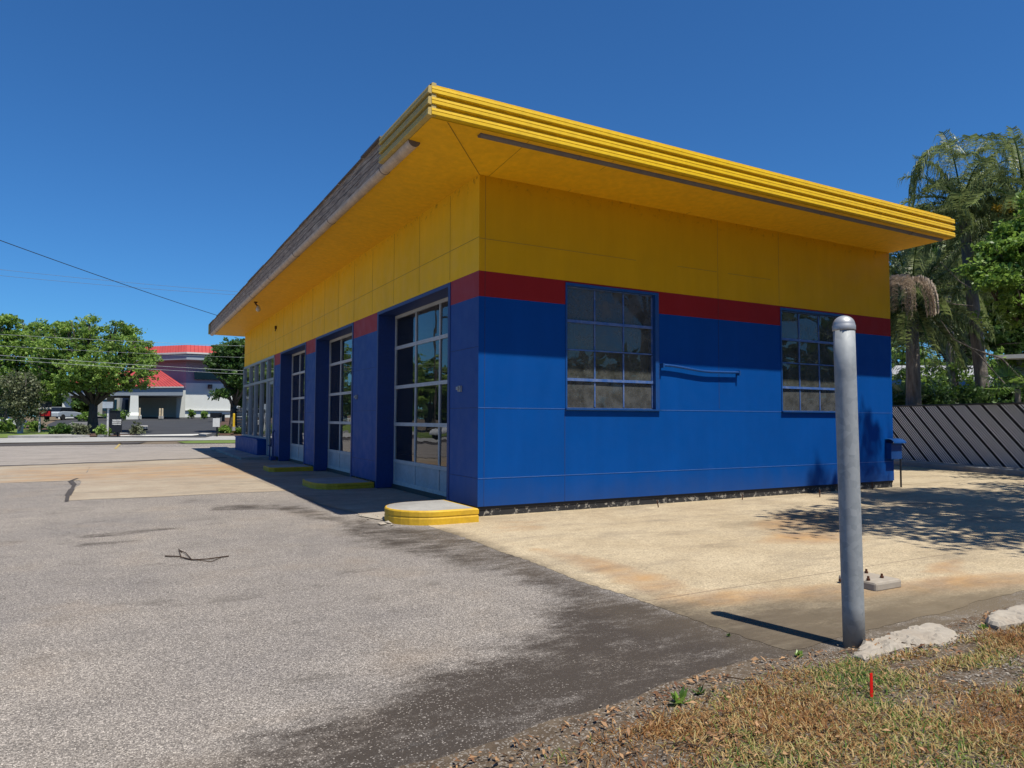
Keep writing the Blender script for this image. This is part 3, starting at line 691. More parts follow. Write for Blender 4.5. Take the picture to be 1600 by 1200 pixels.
# side steel windows
def steel_window(x0, x1):
    w_ = bpy.data.objects.new('window', None); COL.objects.link(w_); w_.parent = bld
    Y = 0.075; f = MB(); xa, xb, za, zb = x0, x1, WZ0, WZ1
    # outer surround (proud of wall) and right hand blue jamb post
    f.box((xa, -0.012, zb-0.045), (xb, 0.14, zb-0.0005)); f.box((xa, -0.012, za), (xa+0.03, 0.14, zb-0.045)); f.box((xb-0.075, -0.012, za), (xb, 0.14, zb-0.045))
    f.box((xa-0.01, -0.05, za-0.02), (xb+0.01, 0.14, za))
    f.build('frame', 'blue', w_, fixn=False)
    m = MB(); xi0, xi1 = xa+0.035, xb-0.085
    zs = [za+0.005, za+0.455, za+0.925, za+1.375, zb-0.05]; cols = [xi0, xi0+(xi1-xi0)*0.325, xi0+(xi1-xi0)*0.655, xi1]
    for k, z in enumerate(zs):
        h = 0.022 if k in (1, 3) else 0.010
        m.box((xi0-0.004, Y-0.03 if k in (1, 3) else Y-.015, z-h+(.01 if k == 0 else 0)), (xi1+0.004, Y+0.015, z+h))
    for j, x in enumerate(cols):
        for k in range(4): m.box((x-0.011, Y-0.014, zs[k]+.022), (x+0.011, Y+0.014, zs[k+1]-.022))
    m.build('glazing_bars', 'winframe', w_, fixn=False)
    for j in range(3):
        for k in range(4):
            g_ = MB(); tl = random.uniform(-.005, .005); t2 = random.uniform(-.004, .004)
            a, b_, c, d_ = cols[j]+.008, cols[j+1]-.008, zs[k]+.008, zs[k+1]-.008
            g_.quad([(a, Y+tl+t2, c), (b_, Y+tl-t2, c), (b_, Y-tl-t2, d_), (a, Y-tl+t2, d_)]); g_.build('pane', 'hazy' if k == 0 or (k == 3 and x0 < 3) else 'dirty', w_, fixn=False)
    return w_
for a, c in WIN: steel_window(a, c)

# storefront glazing at the far end of the front
sf = bpy.data.objects.new('storefront', None); COL.objects.link(sf); sf.parent = bld
bk = MB(); bk.box((-0.30, 16.95, 0.0), (0.30, 22.46, 0.62)); bk.box((-0.33, 16.93, 0.62), (0.0, 22.48, 0.665)); bk.build('bulkhead', 'wall', sf, fixn=False)
al = MB(); mull = [22.40, 20.75, 19.45, 18.15, 16.80]
al.box((-0.03, 15.66, 3.47), (0.10, 22.47, 3.554)); al.box((-0.05, 16.72, 0.666), (0.09, 22.47, 0.73)); al.box((-0.03, 15.66, 2.70), (0.09, 22.47, 2.79))
for y in mull:
    wd = 0.05
    al.box((-0.05, y-wd, 0.73), (0.08, y+wd, 2.70)); al.box((-0.05, y-wd, 2.79), (0.08, y+wd, 3.47))
al.box((-0.03, 15.66, 0.1), (0.08, 15.72, 2.70)); al.box((-0.03, 16.66, 0.1), (0.08, 16.749, 2.70)); al.box((-0.02, 15.66, 2.79), (0.08, 15.72, 3.47))
al.build('mullion', 'alu', sf, fixn=False)
for i in range(4):
    a, c = mull[i+1]+0.05, mull[i]-0.05
    for z0_, z1_ in ((0.73, 2.70), (2.79, 3.47)):
        g_ = MB(); g_.quad([(0.02, a, z0_), (0.02, a, z1_), (0.02, c, z1_), (0.02, c, z0_)]); g_.build('pane', 'glass', sf, fixn=False)
g_ = MB(); g_.quad([(0.02, 15.72, 2.79), (0.02, 15.72, 3.47), (0.02, 16.75, 3.47), (0.02, 16.75, 2.79)]); g_.build('pane', 'glass', sf, fixn=False)
ed = bpy.data.objects.new('entry_door', None); COL.objects.link(ed); ed.parent = bld
dm = MB()
for a, c in (((0.01, 15.73, 0.12), (0.06, 15.83, 2.69)), ((0.01, 16.55, 0.12), (0.06, 16.65, 2.69)), ((0.01, 15.83, 2.58), (0.06, 16.55, 2.69)), ((0.01, 15.83, 0.12), (0.06, 16.55, 0.42))): dm.box(a, c)
dm.build('door_frame', 'alu', ed, fixn=False)
g_ = MB(); g_.quad([(0.03, 15.83, 0.42), (0.03, 15.83, 2.58), (0.03, 16.55, 2.58), (0.03, 16.55, 0.42)]); g_.build('pane', 'glass', ed, fixn=False)
h = MB(); h.tube([(0.0, 15.9, 1.0), (-0.06, 15.9, 1.02), (-0.06, 15.9, 1.3), (0.0, 15.9, 1.32)], 0.012, 6); h.build('handle', 'galv', ed)

# roof: soffit, deck, fascias
FX, FY = -1.29, -1.25; RX = 9.90; FYN = 23.9
def zf(x, y): return 5.092-0.0045*(x-FX)-0.0022*(y-FY)       # bottom line of the fascia
sfb = MB()
cA = (FX+.02, FY+.02); zc = lambda x, y: zf(x, y)-0.006
n1 = 14
def soffit_quad(p0, p1, q1, q0): sfb.quad([p0, q0, q1, p1])
xsf = np.linspace(0, BW, 6)
sfb.quad([(0, 0, BH), (BW, 0, BH), (RX, FY+.02, zc(RX, FY)), (FX+.02, FY+.02, zc(FX, FY))])
sfb.quad([(0, BL, BH), (0, 0, BH), (FX+.02, FY+.02, zc(FX, FY)), (FX+.02, FYN, zc(FX, FYN))])
sfb.quad([(0, BL, BH), (FX+.02, FYN, zc(FX, FYN)), (RX, FYN, zc(RX, FYN)), (BW, BL, BH)])
sfb.quad([(BW, 0, BH), (BW, BL, BH), (RX, FYN, zc(RX, FYN)), (RX, FY+.02, zc(RX, FY))])
sfb.build('soffit', 'soffit', bld, fixn=False)
def seam(p, q, wd=0.006):
    sm = MB()
    p = Vector(p); q = Vector(q); d = (q-p).normalized(); r = Vector((-d.y, d.x, 0))*wd; dn = Vector((0, 0, -0.003))
    sm.quad([p-r+dn, q-r+dn, q+r+dn, p+r+dn]); sm.build('soffit_seam', 'seam', bld, fixn=False)
seam((0, 0, BH), (-1.05, -1.22, zc(-1.05, -1.22)))
for x in (0.15, 1.55, 4.0, 6.4, 8.8): seam((x, 0, BH), (x-.02, -1.21, zc(x, -1.21)), 0.004)
# deck
dk = MB(); T_ = 0.405
v = [(FX+.03, FY+.03), (RX-.01, FY+.03), (RX-.01, FYN), (FX+.03, FYN)]
dk.v = [(x, y, zf(x, y)+0.01) for x, y in v]+[(x, y, zf(x, y)+T_-0.015) for x, y in v]
dk.f = [(0, 1, 2, 3), (7, 6, 5, 4), (0, 4, 5, 1), (1, 5, 6, 2), (2, 6, 7, 3), (3, 7, 4, 0)]
dk.build('roof', 'roof', bld)
# ribbed metal fascia profile
def rib_prof():
    p = []; h = T_/3
    for k in range(3):
        z = k*h
        p += [(0.0, z), (0.044, z+0.006), (0.050, z+0.014), (0.046, z+h*0.40), (0.038, z+h*0.43), (0.046, z+h*0.47), (0.040, z+h-0.040), (0.0, z+h-0.034)]
    p += [(0.0, T_), (-0.02, T_+0.008), (-0.06, T_+0.004), (-0.06, 0.0)]
    return p
f1 = MB(); f1.extrude(rib_prof(), (FX, FY, zf(FX, FY)), (RX, FY, zf(RX, FY))); f1.build('ribbed_fascia', 'yellow', bld)
f2 = MB(); f2.extrude(rib_prof(), (FX, 0.59, zf(FX, .59)), (FX, FY-.036, zf(FX, FY))); fo = f2.build('faded_fascia', 'yellow_faded', bld); tag(fo, 'faded greyish yellow ribbed fascia at the front corner')
f3 = MB(); f3.extrude([(0.0, 0.01), (0.0, T_*.98), (-0.08, T_*.98), (-0.08, 0.01)], (FX+.02, FYN, zf(FX, FYN)), (FX+.02, 0.60, zf(FX, .6))); tag(f3.build('wood_fascia', 'wood', bld), 'bare weathered wood fascia board')
f4 = MB(); f4.extrude([(0.0, 0.0), (0.0, T_), (-0.06, T_), (-0.06, 0.0)], (RX, FY, zf(RX, FY)), (RX, FYN, zf(RX, FYN))); f4.build('rear_fascia', 'yellow', bld)
f5 = MB(); f5.extrude([(0.0, 0.0), (0.0, T_), (-0.06, T_), (-0.06, 0.0)], (RX, FYN, zf(RX, FYN)), (FX, FYN, zf(FX, FYN))); f5.build('end_fascia', 'yellow_faded', bld)
f6 = MB(); f6.box((FX-.03, FYN-.35, zf(FX, FYN)), (FX+.0, FYN, zf(FX, FYN)+T_)); f6.build('corner_fascia_piece', 'yellow_faded', bld)
# ragged roofing edge on the wood part
re_ = MB(); y = 0.6
while y < FYN-.1:
    L = random.uniform(0.5, 1.6); y2 = min(y+L, FYN); zz = zf(FX, y)+T_*.98
    re_.box((FX-0.015-random.random()*.02, y, zz), (FX+.05, y2-.01, zz+random.uniform(.008, .03))); y = y2
re_.build('roof_edge', 'gutter_dark', bld, fixn=False)
# half round gutters with brackets
def gutter(name, p0, p1, r, mat, nbr, dark=False):
    p0, p1 = Vector(p0), Vector(p1)
    g_ = MB(); prof = [(r*cos(a), r*sin(a)) for a in np.linspace(pi, 2*pi, 13)]+[((r-.008)*cos(a), (r-.008)*sin(a)) for a in np.linspace(2*pi, pi, 13)]
    g_.extrude(prof, p0, p1); o = g_.build(name, mat, bld, smooth=False)
    for p, k in ((p0, -1), (p1, 1)):
        e = MB(); d = (p1-p0).normalized(); rr = Vector((d.y, -d.x, 0)); q = p+d*k*0.004
        e.quad([q+rr*((r+.003)*cos(a))+Vector((0, 0, (r+.003)*sin(a))) for a in np.linspace(pi, 2*pi, 13)])
        e.build('end_cap', 'gutter_dark', o, fixn=False)
    for i in range(nbr):
        t = (i+.6)/nbr; c = p0.lerp(p1, t); d = (p1-p0).normalized(); rr = Vector((d.y, -d.x, 0)); br = MB()
        br.tube([c+rr*((r+.006)*cos(a))+Vector((0, 0, (r+.006)*sin(a)+.006)) for a in np.linspace(pi, 2*pi, 11)], 0.007, 5); br.build('bracket', 'gutter_dark', o)
    return o
gutter('gutter', (-1.195, 23.6, zf(FX, 23.6)-0.006), (-1.195, -0.46, zf(FX, -.46)-0.006), 0.082, 'gutter', 8)
gutter('side_gutter', (-0.55, -1.10, zf(-.55, FY)-0.012), (9.75, -1.10, zf(9.75, FY)-0.012), 0.046, 'gutter_dark', 4)
# soffit flood lamp near the far end, hanging bulb
lm = MB(); L = (-0.93, 13.9, 5.0); lm.lathe([(0.055, 0.04), (0.055, 0.015), (0.03, 0.0), (0.02, -0.04)], L, 12); lm.tube([(L[0], L[1], L[2]-.03), (L[0]+.05, L[1]-.1, L[2]-.10)], [.02, .03], 8); lo = lm.build('flood_lamp', 'rust', bld)
lm = MB(); lm.lathe([(0.03, 0.0), (0.055, -0.05), (0.075, -0.12), (0.06, -0.17), (0.02, -0.19)], (L[0]+.06, L[1]-.13, L[2]-.09), 12); o = lm.build('bulb', 'bulb', lo, smooth=True)
# wall bits on the front
wm = MB(); wm.box((-0.06, 15.40, 4.42), (0.0, 15.48, 4.52)); wm.tube([(-.03, 15.44, 4.42), (-.05, 15.44, 4.34)], .015, 6); wm.build('sensor', 'rust', bld)
for (yy, zz) in ((0.60, 1.86), (5.98, 1.87)):
    wm = MB(); wm.box((-0.035, yy-.05, zz-.045), (0.0, yy+.05, zz+.045)); wm.box((-0.06, yy-.01, zz-.02), (-.035, yy+.055, zz+.03)); wm.build('outlet_box', 'galv', bld, fixn=False, bevel=.004)
# front standpipes by the entry door
pm = MB(); pm.tube([(-.10, 15.15, 0.02), (-.10, 15.15, .95), (-.04, 15.15, 1.0)], .03, 8); pm.tube([(-.16, 15.35, 0.02), (-.16, 15.35, .5), (-.22, 15.3, .5)], .025, 8); pm.box((-.18, 15.0, 0.02), (-.02, 15.25, .13)); pm.build('standpipe', 'darkblue', bld)
# bent bar between the side windows with its little end bracket
pts = []
for i in range(17):
    t = i/16; x = 3.41+(5.19-3.41)*t; z = 2.315-0.075*(0.5-0.5*cos(pi*min(1, t/0.62)))+0.012*max(0, t-.62)/.38; pts.append((x, -0.075, z))
bb = MB(); bb.extrude([(-.018, -.018), (.018, -.018), (.018, .018), (-.018, .018)], pts[0], pts[0]) if False else None
bb.tube([(p[0], -0.062, p[2]) for p in pts], .021, 10)
bb.box((5.165, -.09, 2.20), (5.20, -0.001, 2.285)); bb.box((3.395, -.09, 2.27), (3.425, -0.001, 2.345))
bb.build('wall_bar', 'blue', bld)
# small hooded box on the far corner of the blue wall with its post
hb = MB(); hx0, hx1 = 9.50, 9.86
hb.box((hx0, -0.12, 0.60), (hx1, -0.001, 0.93))
for i in range(8):
    a0, a1 = pi*.5*i/8, pi*.5*(i+1)/8
    hb.quad([(hx0-.03, -.01-.19*sin(a0), .93+.10*cos(a0)), (hx1+.04, -.01-.19*sin(a0), .93+.10*cos(a0)), (hx1+.04, -.01-.19*sin(a1), .93+.10*cos(a1)), (hx0-.03, -.01-.19*sin(a1), .93+.10*cos(a1))])
ho = hb.build('hooded_box', 'blue', bld, fixn=False)
pb = MB(); pb.tube([(9.90, -0.06, -.02), (9.90, -0.06, 0.95), (9.99, -0.06, 0.93)], 0.018, 8); pb.build('post', 'black', ho)
# conduit post shadowed at rear corner
# raised walk by the storefront
wk = MB(); wk.box((-1.0, 15.8, -0.02), (-0.001, 16.948, 0.10)); wk.box((-1.0, 16.948, -0.02), (-0.302, 25.2, 0.10)); tag(wk.build('storefront_walk', 'curb_top', fixn=False, bevel=.015), kind='structure')

# ------------------------------------------------------------------ yellow edged door guards (islands)
def island(pts, h, label, zb=-0.02):
    c = (sum(p[0] for p in pts)/len(pts), sum(p[1] for p in pts)/len(pts))
    r = thing('concrete_island', (c[0], c[1], 0), label, 'kerb island', 'yellow edged concrete islands between the garage doors')
    def inset(k): return [(c[0]+(p[0]-c[0])*k, c[1]+(p[1]-c[1])*k) for p in pts]
    n = len(pts); b = MB()
    rings = [(1.0, zb), (1.0, h*0.42), (0.985, h*0.52), (1.0, h*0.60), (1.0, h*0.90), (0.975, h*0.985), (0.93, h)]
    for k, z in rings: b.v += [(p[0], p[1], z) for p in inset(k)]
    for j in range(len(rings)-1):
        for i in range(n): b.f.append((j*n+i, j*n+(i+1) % n, (j+1)*n+(i+1) % n, (j+1)*n+i))
    b.build('painted_rim', 'curb_y', r)
    t = MB(); q = inset(0.93); t.quad([(p[0], p[1], h) for p in q]); m = MB(); t.build('top', 'curb_top', r)
    return r
p1 = [(-0.20, -0.45), (-0.20, 0.72), (-0.72, 0.72)]+[(-0.72+0.585*cos(a), 0.135+0.585*sin(a)) for a in np.linspace(pi*.5+.12, pi*1.5-.12, 14)]+[(-0.72, -0.45)]
island(p1, 0.19, 'half round yellow edged concrete island in full sun at the building corner')
p2 = [(-0.005, 4.70), (-0.005, 6.25), (-0.95, 6.25), (-1.10, 6.15), (-1.16, 5.9), (-1.16, 5.25), (-1.10, 4.95), (-0.95, 4.75), (-0.75, 4.68)]
island(p2, 0.125, 'shaded yellow edged concrete island between the first and second garage doors')
p3 = [(-0.005, 9.85), (-0.005, 10.95), (-1.0, 10.95), (-1.12, 10.8), (-1.12, 10.0), (-1.0, 9.85)]
island(p3, 0.125, 'shaded yellow edged concrete island between the second and third garage doors')

# ------------------------------------------------------------------ steel pipe bollard
BX, BY = -0.488, -6.255
bo = thing('pipe_bollard', (BX, BY, 0), 'tall galvanised steel pipe post with a domed cap at the grass edge', 'bollard')
R_ = 0.0635
pp = MB(); n_ = 28; lean = (-0.040, 0.0)
pp.tube([(BX+lean[0]*t, BY+lean[1]*t, -0.03+2.03*t) for t in np.linspace(0, 1, 8)], R_, 28); pp.build('pipe', 'galv', bo, smooth=True)
cp = MB(); cx, cy = BX+lean[0]*.985, BY
cp.lathe([(R_+.002, 1.962), (R_+.0045, 1.968), (R_+.0045, 1.994), (R_+.001, 2.000)]+[((R_+.001)*cos(a), 2.000+.058*sin(a)) for a in np.linspace(0.1, pi/2-.02, 9)], (cx, cy, 0), 28)
M['alucap'] = m_plain('cast_aluminium_cap', (0.50, 0.51, 0.52), 0.5, 0.5, 0.12, 8)
cp.build('domed_cap', 'alucap', bo, smooth=True)

# sign base block with rusty anchor bolts
gx, gy = G(1369, 925); gx2, gy2 = G(1410, 918)
ang = math.atan2(gy2-gy, gx2-gx)
blk = thing('anchor_block', (gx, gy, 0), 'low rough concrete block with rusty anchor bolts beside the steel pipe post', 'concrete block')
bx = MB(); bx.box((0.0, 0.0, -0.01), (0.34, 0.36, 0.072), ang, (gx, gy, 0)); bx.build('block', 'lime', blk, fixn=False, bevel=0.02)
for (u, v_) in ((0.03, 0.09), (0.22, 0.10), (0.06, 0.27), (0.27, 0.28)):
    x = gx+u*cos(ang)-v_*sin(ang); y = gy+u*sin(ang)+v_*cos(ang); q = MB(); q.lathe([(0.015, .068), (0.015, .088), (0.010, .090), (0.009, .108)], (x, y, 0), 8); q.build('anchor_bolt', 'rust', blk)
x, y = G(1312, 912); q = MB(); q.tube([(x, y, .03), (x+.04, y+.0, .02), (x+.10, y+.03, .045), (x+.16, y+.05, .05)], .012, 6); tag(q.build('rebar_stub', 'rust'), 'bent rusty iron bar lying left of the steel pipe post', 'iron bar')
# rusty pins near the wall
for k, (px, py, hh, lab) in enumerate(((1029, 793, .12, 'leaning rusty pin standing in the concrete near the first side window'), (1160, 781, .10, 'short rusty pin in the concrete below the bent blue bar'), (1281, 777, .14, 'rusty pin in the concrete below the far side window'), (1363, 765, .15, 'rusty pin in the concrete near the far corner of the blue wall'))):
    x, y = G(px, py); y = min(y, -0.03); q = MB(); ln = -.03 if k == 0 else 0.0; q.tube([(x, y, -.01), (x+ln, y, hh)], .009, 6); tag(q.build('rusty_pin', 'rust'), lab, 'metal pin', 'rusty pins along the foot of the blue wall')

# broken white slabs at the grass edge
def rock(name, outline, h, label, seed, cat='concrete slab', group=None, mat='lime'):
    from mathutils.geometry import delaunay_2d_cdt
    from mathutils import noise as mn
    r = np.random.default_rng(seed); P = []
    n = len(outline)
    for i in range(n):
        a = np.array(outline[i]); b_ = np.array(outline[(i+1) % n]); m = max(2, int(np.hypot(*(b_-a))/0.022))
        for k in range(m): P.append(a+(b_-a)*k/m+r.normal(0, .004, 2))
    P = np.array(P); nb = len(P); lo, hi = P.min(0), P.max(0); gx_, gy_ = np.meshgrid(np.arange(lo[0], hi[0], .02), np.arange(lo[1], hi[1], .02)); gx_ = gx_+r.normal(0, .005, gx_.shape); gy_ = gy_+r.normal(0, .005, gy_.shape)
    dd_ = poly_sd(P, gx_, gy_); q = np.stack([gx_[dd_ < -.008], gy_[dd_ < -.008]], -1); allp = np.concatenate([P, q])
    vs, _, fs, *_ = delaunay_2d_cdt([Vector(p) for p in allp], [], [list(range(nb))], 1, 1e-6)
    b = MB(); hgt = []
    for v_ in vs:
        d_ = -float(poly_sd(P, np.array([v_.x]), np.array([v_.y]))[0]); nz_ = mn.fractal(Vector((v_.x*7+seed, v_.y*7, 0)), 1, 2, 4)
        e_ = min(1, d_/.018); step_ = .010*round(2.4*mn.noise(Vector((v_.x*9, v_.y*9, seed))))
        hgt.append(h*(.60+.40*(e_*(2-e_)))+nz_*.008+step_*e_)
    b.v = [(v_.x, v_.y, z_) for v_, z_ in zip(vs, hgt)]; b.f = [tuple(f) for f in fs]
    i0 = len(b.v)
    for k in range(nb): b.v.append((vs[k].x+r.normal(0, .006), vs[k].y+r.normal(0, .006), h*.15)); 
    for k in range(nb): b.v.append((vs[k].x, vs[k].y, -.04))
    for k in range(nb):
        k2 = (k+1) % nb; b.f.append((k, k2, i0+k2, i0+k)); b.f.append((i0+k, i0+k2, i0+nb+k2, i0+nb+k))
    return tag(b.build(name, mat), label, cat, group)
rock('broken_slab', [G(*p, 0.05) for p in [(1331, 1018), (1345, 1003), (1370, 995), (1405, 982), (1455, 971), (1475, 974), (1500, 990), (1475, 1000), (1425, 1004), (1380, 1016), (1350, 1025)]], 0.05, 'broken flat white slab lying against the foot of the steel pipe post', 2, group='broken white slabs at the grass edge')
rock('broken_slab', [G(*p, 0.06) for p in [(1540, 968), (1548, 955), (1585, 945), (1660, 928), (1700, 935), (1620, 960), (1560, 975)]], 0.06, 'broken white slab cut off by the right picture edge', 3, group='broken white slabs at the grass edge')

# red marker, twig, weeds
fx, fy = G(1362, 1101); q = MB(); q.tube([(fx, fy, -.01), (fx+.004, fy, .15)], .0022, 5); 
for i in range(6):
    z0_ = .02+i*.022; q.box((-.007-.001*(i % 2), -.002, 0), (.008, .002, .0225), -0.5+.07*i, (fx, fy, z0_))
tag(q.build('marker_flag', 'red_flag'), 'thin red marker strip standing upright in the dry grass', 'marker')
tx, ty = G(310, 872)
q = MB(); 
def tw(pl, r): q.tube([(G(*p)[0], G(*p)[1], .008+.008*(i % 2)) for i, p in enumerate(pl)], r, 5)
tw([(258, 870), (280, 872), (300, 876), (325, 876), (357, 870)], .0065); tw([(283, 872), (279, 860), (284, 864)], .004); tw([(300, 876), (290, 866), (281, 861)], .004); tw([(288, 873), (310, 878), (330, 879), (345, 874)], .004)
tag(q.build('fallen_twig', 'twig'), 'forked dry twig lying on the asphalt', 'twig')
def weed(px, py, n, size, label, mat='bright'):
    x, y = G(px, py); r = np.random.default_rng(px); V = []; sh = []
    for i in range(n):
        a = r.uniform(0, 6.28); t = r.uniform(.3, 1.1); d = np.array([cos(a)*sin(t), sin(a)*sin(t), cos(t)]); L_ = size*r.uniform(.5, 1); sd_ = np.cross(d, [0, 0, 1]); sd_ /= np.linalg.norm(sd_)+1e-6; w_ = L_*.22
        b0 = np.array([x, y, 0.0])+d*L_*.15; V.append([b0, b0+d*L_*.5+sd_*w_, b0+d*L_, b0+d*L_*.5-sd_*w_]); sh.append(r.uniform(.1, 1))
    o = leafmesh('weed', np.array(V), sh, mat); return tag(o, label, 'weed', 'green weeds along the grass edge')
weed(1060, 1102, 14, .09, 'broad leaved green weed at the left end of the grass edge')
weed(1093, 1087, 14, .06, 'small dark green weed just right of the broad leaved one', 'oak_dark')
weed(1248, 1028, 22, .05, 'low bright green weed between the pipe shadow and the dry grass')
weed(1538, 985, 16, .05, 'small green weed between the two broken white slabs', 'oak')
weed(1139, 995, 10, .03, 'tiny weed in the dark dirt left of the pipe shadow', 'oak_dark')

# ------------------------------------------------------------------ dry grass, litter leaves, gravel
def verge_edge(x): return np.interp(x, [-3.6, -3.0, -2.5, -2.0, -1.3, -0.6, 0.3, 1.2, 6], [-6.62, -6.60, -6.50, -6.42, -6.34, -6.42, -6.50, -6.46, -6.46])
dirt_x = axis(-5.0, 14, -4, 3, .07, 1.0)
def edge_d(X, Y):
    e = verge_edge(X[0])+0.22+wig(X[0], .03, 31); k = (Y-Y[0:1, :])/(Y[-1:, :]-Y[0:1, :]); Y = Y[0:1, :]+(e[None, :]-Y[0:1, :])*k; return X, Y
def zdirt(X, Y): return 0.012+0.035*smooth(-6.5, -7.2, Y)+0.008*np.sin(X*5.1)*np.sin(Y*6.3)
def m_dirt():
    n = N('dirt_and_gravel'); c = n.ramp(n.noise(6, 8, .7), [(.3, (0.085, 0.06, 0.04)), (.6, (0.19, 0.145, 0.10)), (.8, (0.27, 0.22, 0.165))])
    v = n.vor(110, 'F1', 'Color'); s = n.node('ShaderNodeSeparateColor'); n.link(v, s.inputs[0]); c = n.mix(n.math('MULTIPLY', n.math('GREATER_THAN', s.outputs[0], .80), .8), c, n.mix(s.outputs[1], (.22, .19, .16), (.48, .43, .37)))
    n.bump(n.noise(60, 6, .7), .8, .02); return n.done(c, .95, 0, .2)
M['dirt'] = m_dirt()
sheet('dirt_verge', dirt_x, axis(-14, -6.4, -8.5, -6.4, .08, 1.0), zdirt, 'dirt', edge_d)
def make_grass():
    r = np.random.default_rng(77); n = 110000
    x = r.uniform(-3.4, 2.6, n); y = verge_edge(x)+0.03-r.power(.9, n)*0+0.0-r.uniform(0, 1, n)**1.0*2.0
    # clumpy density, bare gravel patches
    den = 0.5+0.5*np.sin(x*3.1+1)*np.sin(y*4.3)+0.35*np.sin(x*9.7+y*5)+r.uniform(-.5, .5, n)
    bare = np.exp(-(((x+0.15)/.55)**2+((y+6.98)/.13)**2))*1.6+np.exp(-(((x+3.1)/.45)**2+((y+6.75)/.2)**2))*1.4+np.exp(-(((x+0.2)/.5)**2+((y+6.62)/.06)**2))*1.5
    edge_thin = np.clip((verge_edge(x)-y)/.10, 0, 1); keep = (den-bare > 0.02) & (r.uniform(0, 1, n) < .25+.75*edge_thin)
    s_, d_ = sd(x, y); keep &= (d_ > 2.3)
    x, y = x[keep], y[keep]; n = len(x); z = zdirt(x, y)
    a = r.uniform(0, 2*pi, n); t = np.clip(r.normal(.95, .35, n), .1, 1.5); L_ = r.uniform(.018, .055, n); wd = r.uniform(.0012, .0030, n)
    d = np.stack([np.cos(a)*np.sin(t), np.sin(a)*np.sin(t), np.cos(t)], -1); sdv = np.stack([-np.sin(a), np.cos(a), 0*a], -1)
    p = np.stack([x, y, z], -1); bend = np.stack([np.cos(a), np.sin(a), -.4+0*a], -1)*(L_*.25)[:, None]
    V = np.stack([p-sdv*wd[:, None], p+sdv*wd[:, None], p+d*L_[:, None]*.6+sdv*wd[:, None]*.9, p+d*L_[:, None]*.6-sdv*wd[:, None]*.9], 1)
    tip = np.stack([V[:, 3], V[:, 2], p+d*L_[:, None]+bend+sdv*wd[:, None]*.15, p+d*L_[:, None]+bend-sdv*wd[:, None]*.15], 1)
    g = 0.30+0.16*smooth(-3.2, -1.8, x)+0.22*np.sin(x*2.3+.5)*np.sin(y*5.1+1)+0.22*np.sin(x*6.1-y*4)+r.normal(0, .34, n)-0.20*np.clip(np.sin(x*1.9+2.2)*np.sin(y*3.1+.4), 0, 1)
    g = np.where(r.uniform(0, 1, n) < .10, g-.35, g)
    leafmesh_ = leafmesh('dry_grass', np.concatenate([V, tip]), np.clip(np.concatenate([g, g+.05]), 0, 1), M['grass']); tag(leafmesh_, 'patchy dry straw coloured grass along the kerb', 'grass', kind='stuff')
ng = N('dry_grass_blades'); sh_ = ng.attr('shade')
gc = ng.ramp(sh_, [(0.0, (0.26, 0.12, 0.04)), (0.22, (0.48, 0.27, 0.10)), (0.45, (0.60, 0.45, 0.22)), (0.70, (0.42, 0.37, 0.13)), (0.86, (0.18, 0.26, 0.05)), (1.0, (0.06, 0.15, 0.02))])
tl_ = ng.node('ShaderNodeBsdfTranslucent'); ng.link(gc, tl_.inputs[0]); mxg = ng.node('ShaderNodeMixShader'); mxg.inputs[0].default_value = .25; ng.done(gc, .7, 0, .2); ng.link(ng.b.outputs[0], mxg.inputs[1]); ng.link(tl_.outputs[0], mxg.inputs[2]); ng.link(mxg.outputs[0], ng.o.inputs[0]); M['grass'] = ng.m
make_grass()
def make_litter():
    r = np.random.default_rng(12); n = 3400; x = r.uniform(-3.4, 2.5, n); y = verge_edge(x)+.17-r.uniform(0, 1, n)**1.5*1.9
    k = (r.uniform(0, 1, n) < np.where(x < -1.6, 1, .6)); x, y = x[k], y[k]; n = len(x); z = zdirt(x, y)+r.uniform(.008, .03, n)
    a = r.uniform(0, 6.28, n); L_ = r.uniform(.006, .024, n); w_ = L_*r.uniform(.22, .45, n); u = np.stack([np.cos(a), np.sin(a), r.normal(0, .35, n)], -1); v = np.stack([-np.sin(a), np.cos(a), r.normal(0, .4, n)], -1)
    p = np.stack([x, y, z], -1); V = np.stack([p-u*L_[:, None], p-v*w_[:, None]+[0, 0, .004], p+u*L_[:, None], p+v*w_[:, None]+[0, 0, .004]], 1)
    M['deadleaf'] = m_leaf('dead_leaves', (0.14, 0.05, 0.02), (0.60, 0.36, 0.18), .2, .7)
    tag(leafmesh('leaf_litter', V, r.uniform(0, 1, n), 'deadleaf'), 'small brown dead leaves scattered over the dry grass', 'leaves', kind='stuff')
make_litter()
def litter_twigs():
    r = random.Random(31); b = MB()
    for k in range(90):
        x = r.uniform(-3.2, 2.0); y = float(verge_edge(x))+r.uniform(-1.0, .1); z = float(zdirt(np.array(x), np.array(y)))+.02; a = r.uniform(0, 6.28); L_ = r.uniform(.03, .16); p = [(x+cos(a)*L_*t+r.uniform(-.006, .006), y+sin(a)*L_*t+r.uniform(-.006, .006), z+r.uniform(-.008, .012)) for t in (-.5, -.1, .3, .5)]; b.tube(p, r.uniform(.0012, .0032), 4)
    tag(b.build('twig_litter', 'twig', fixn=False), 'thin broken twigs lying across the dry grass', 'twigs', kind='stuff')
litter_twigs()
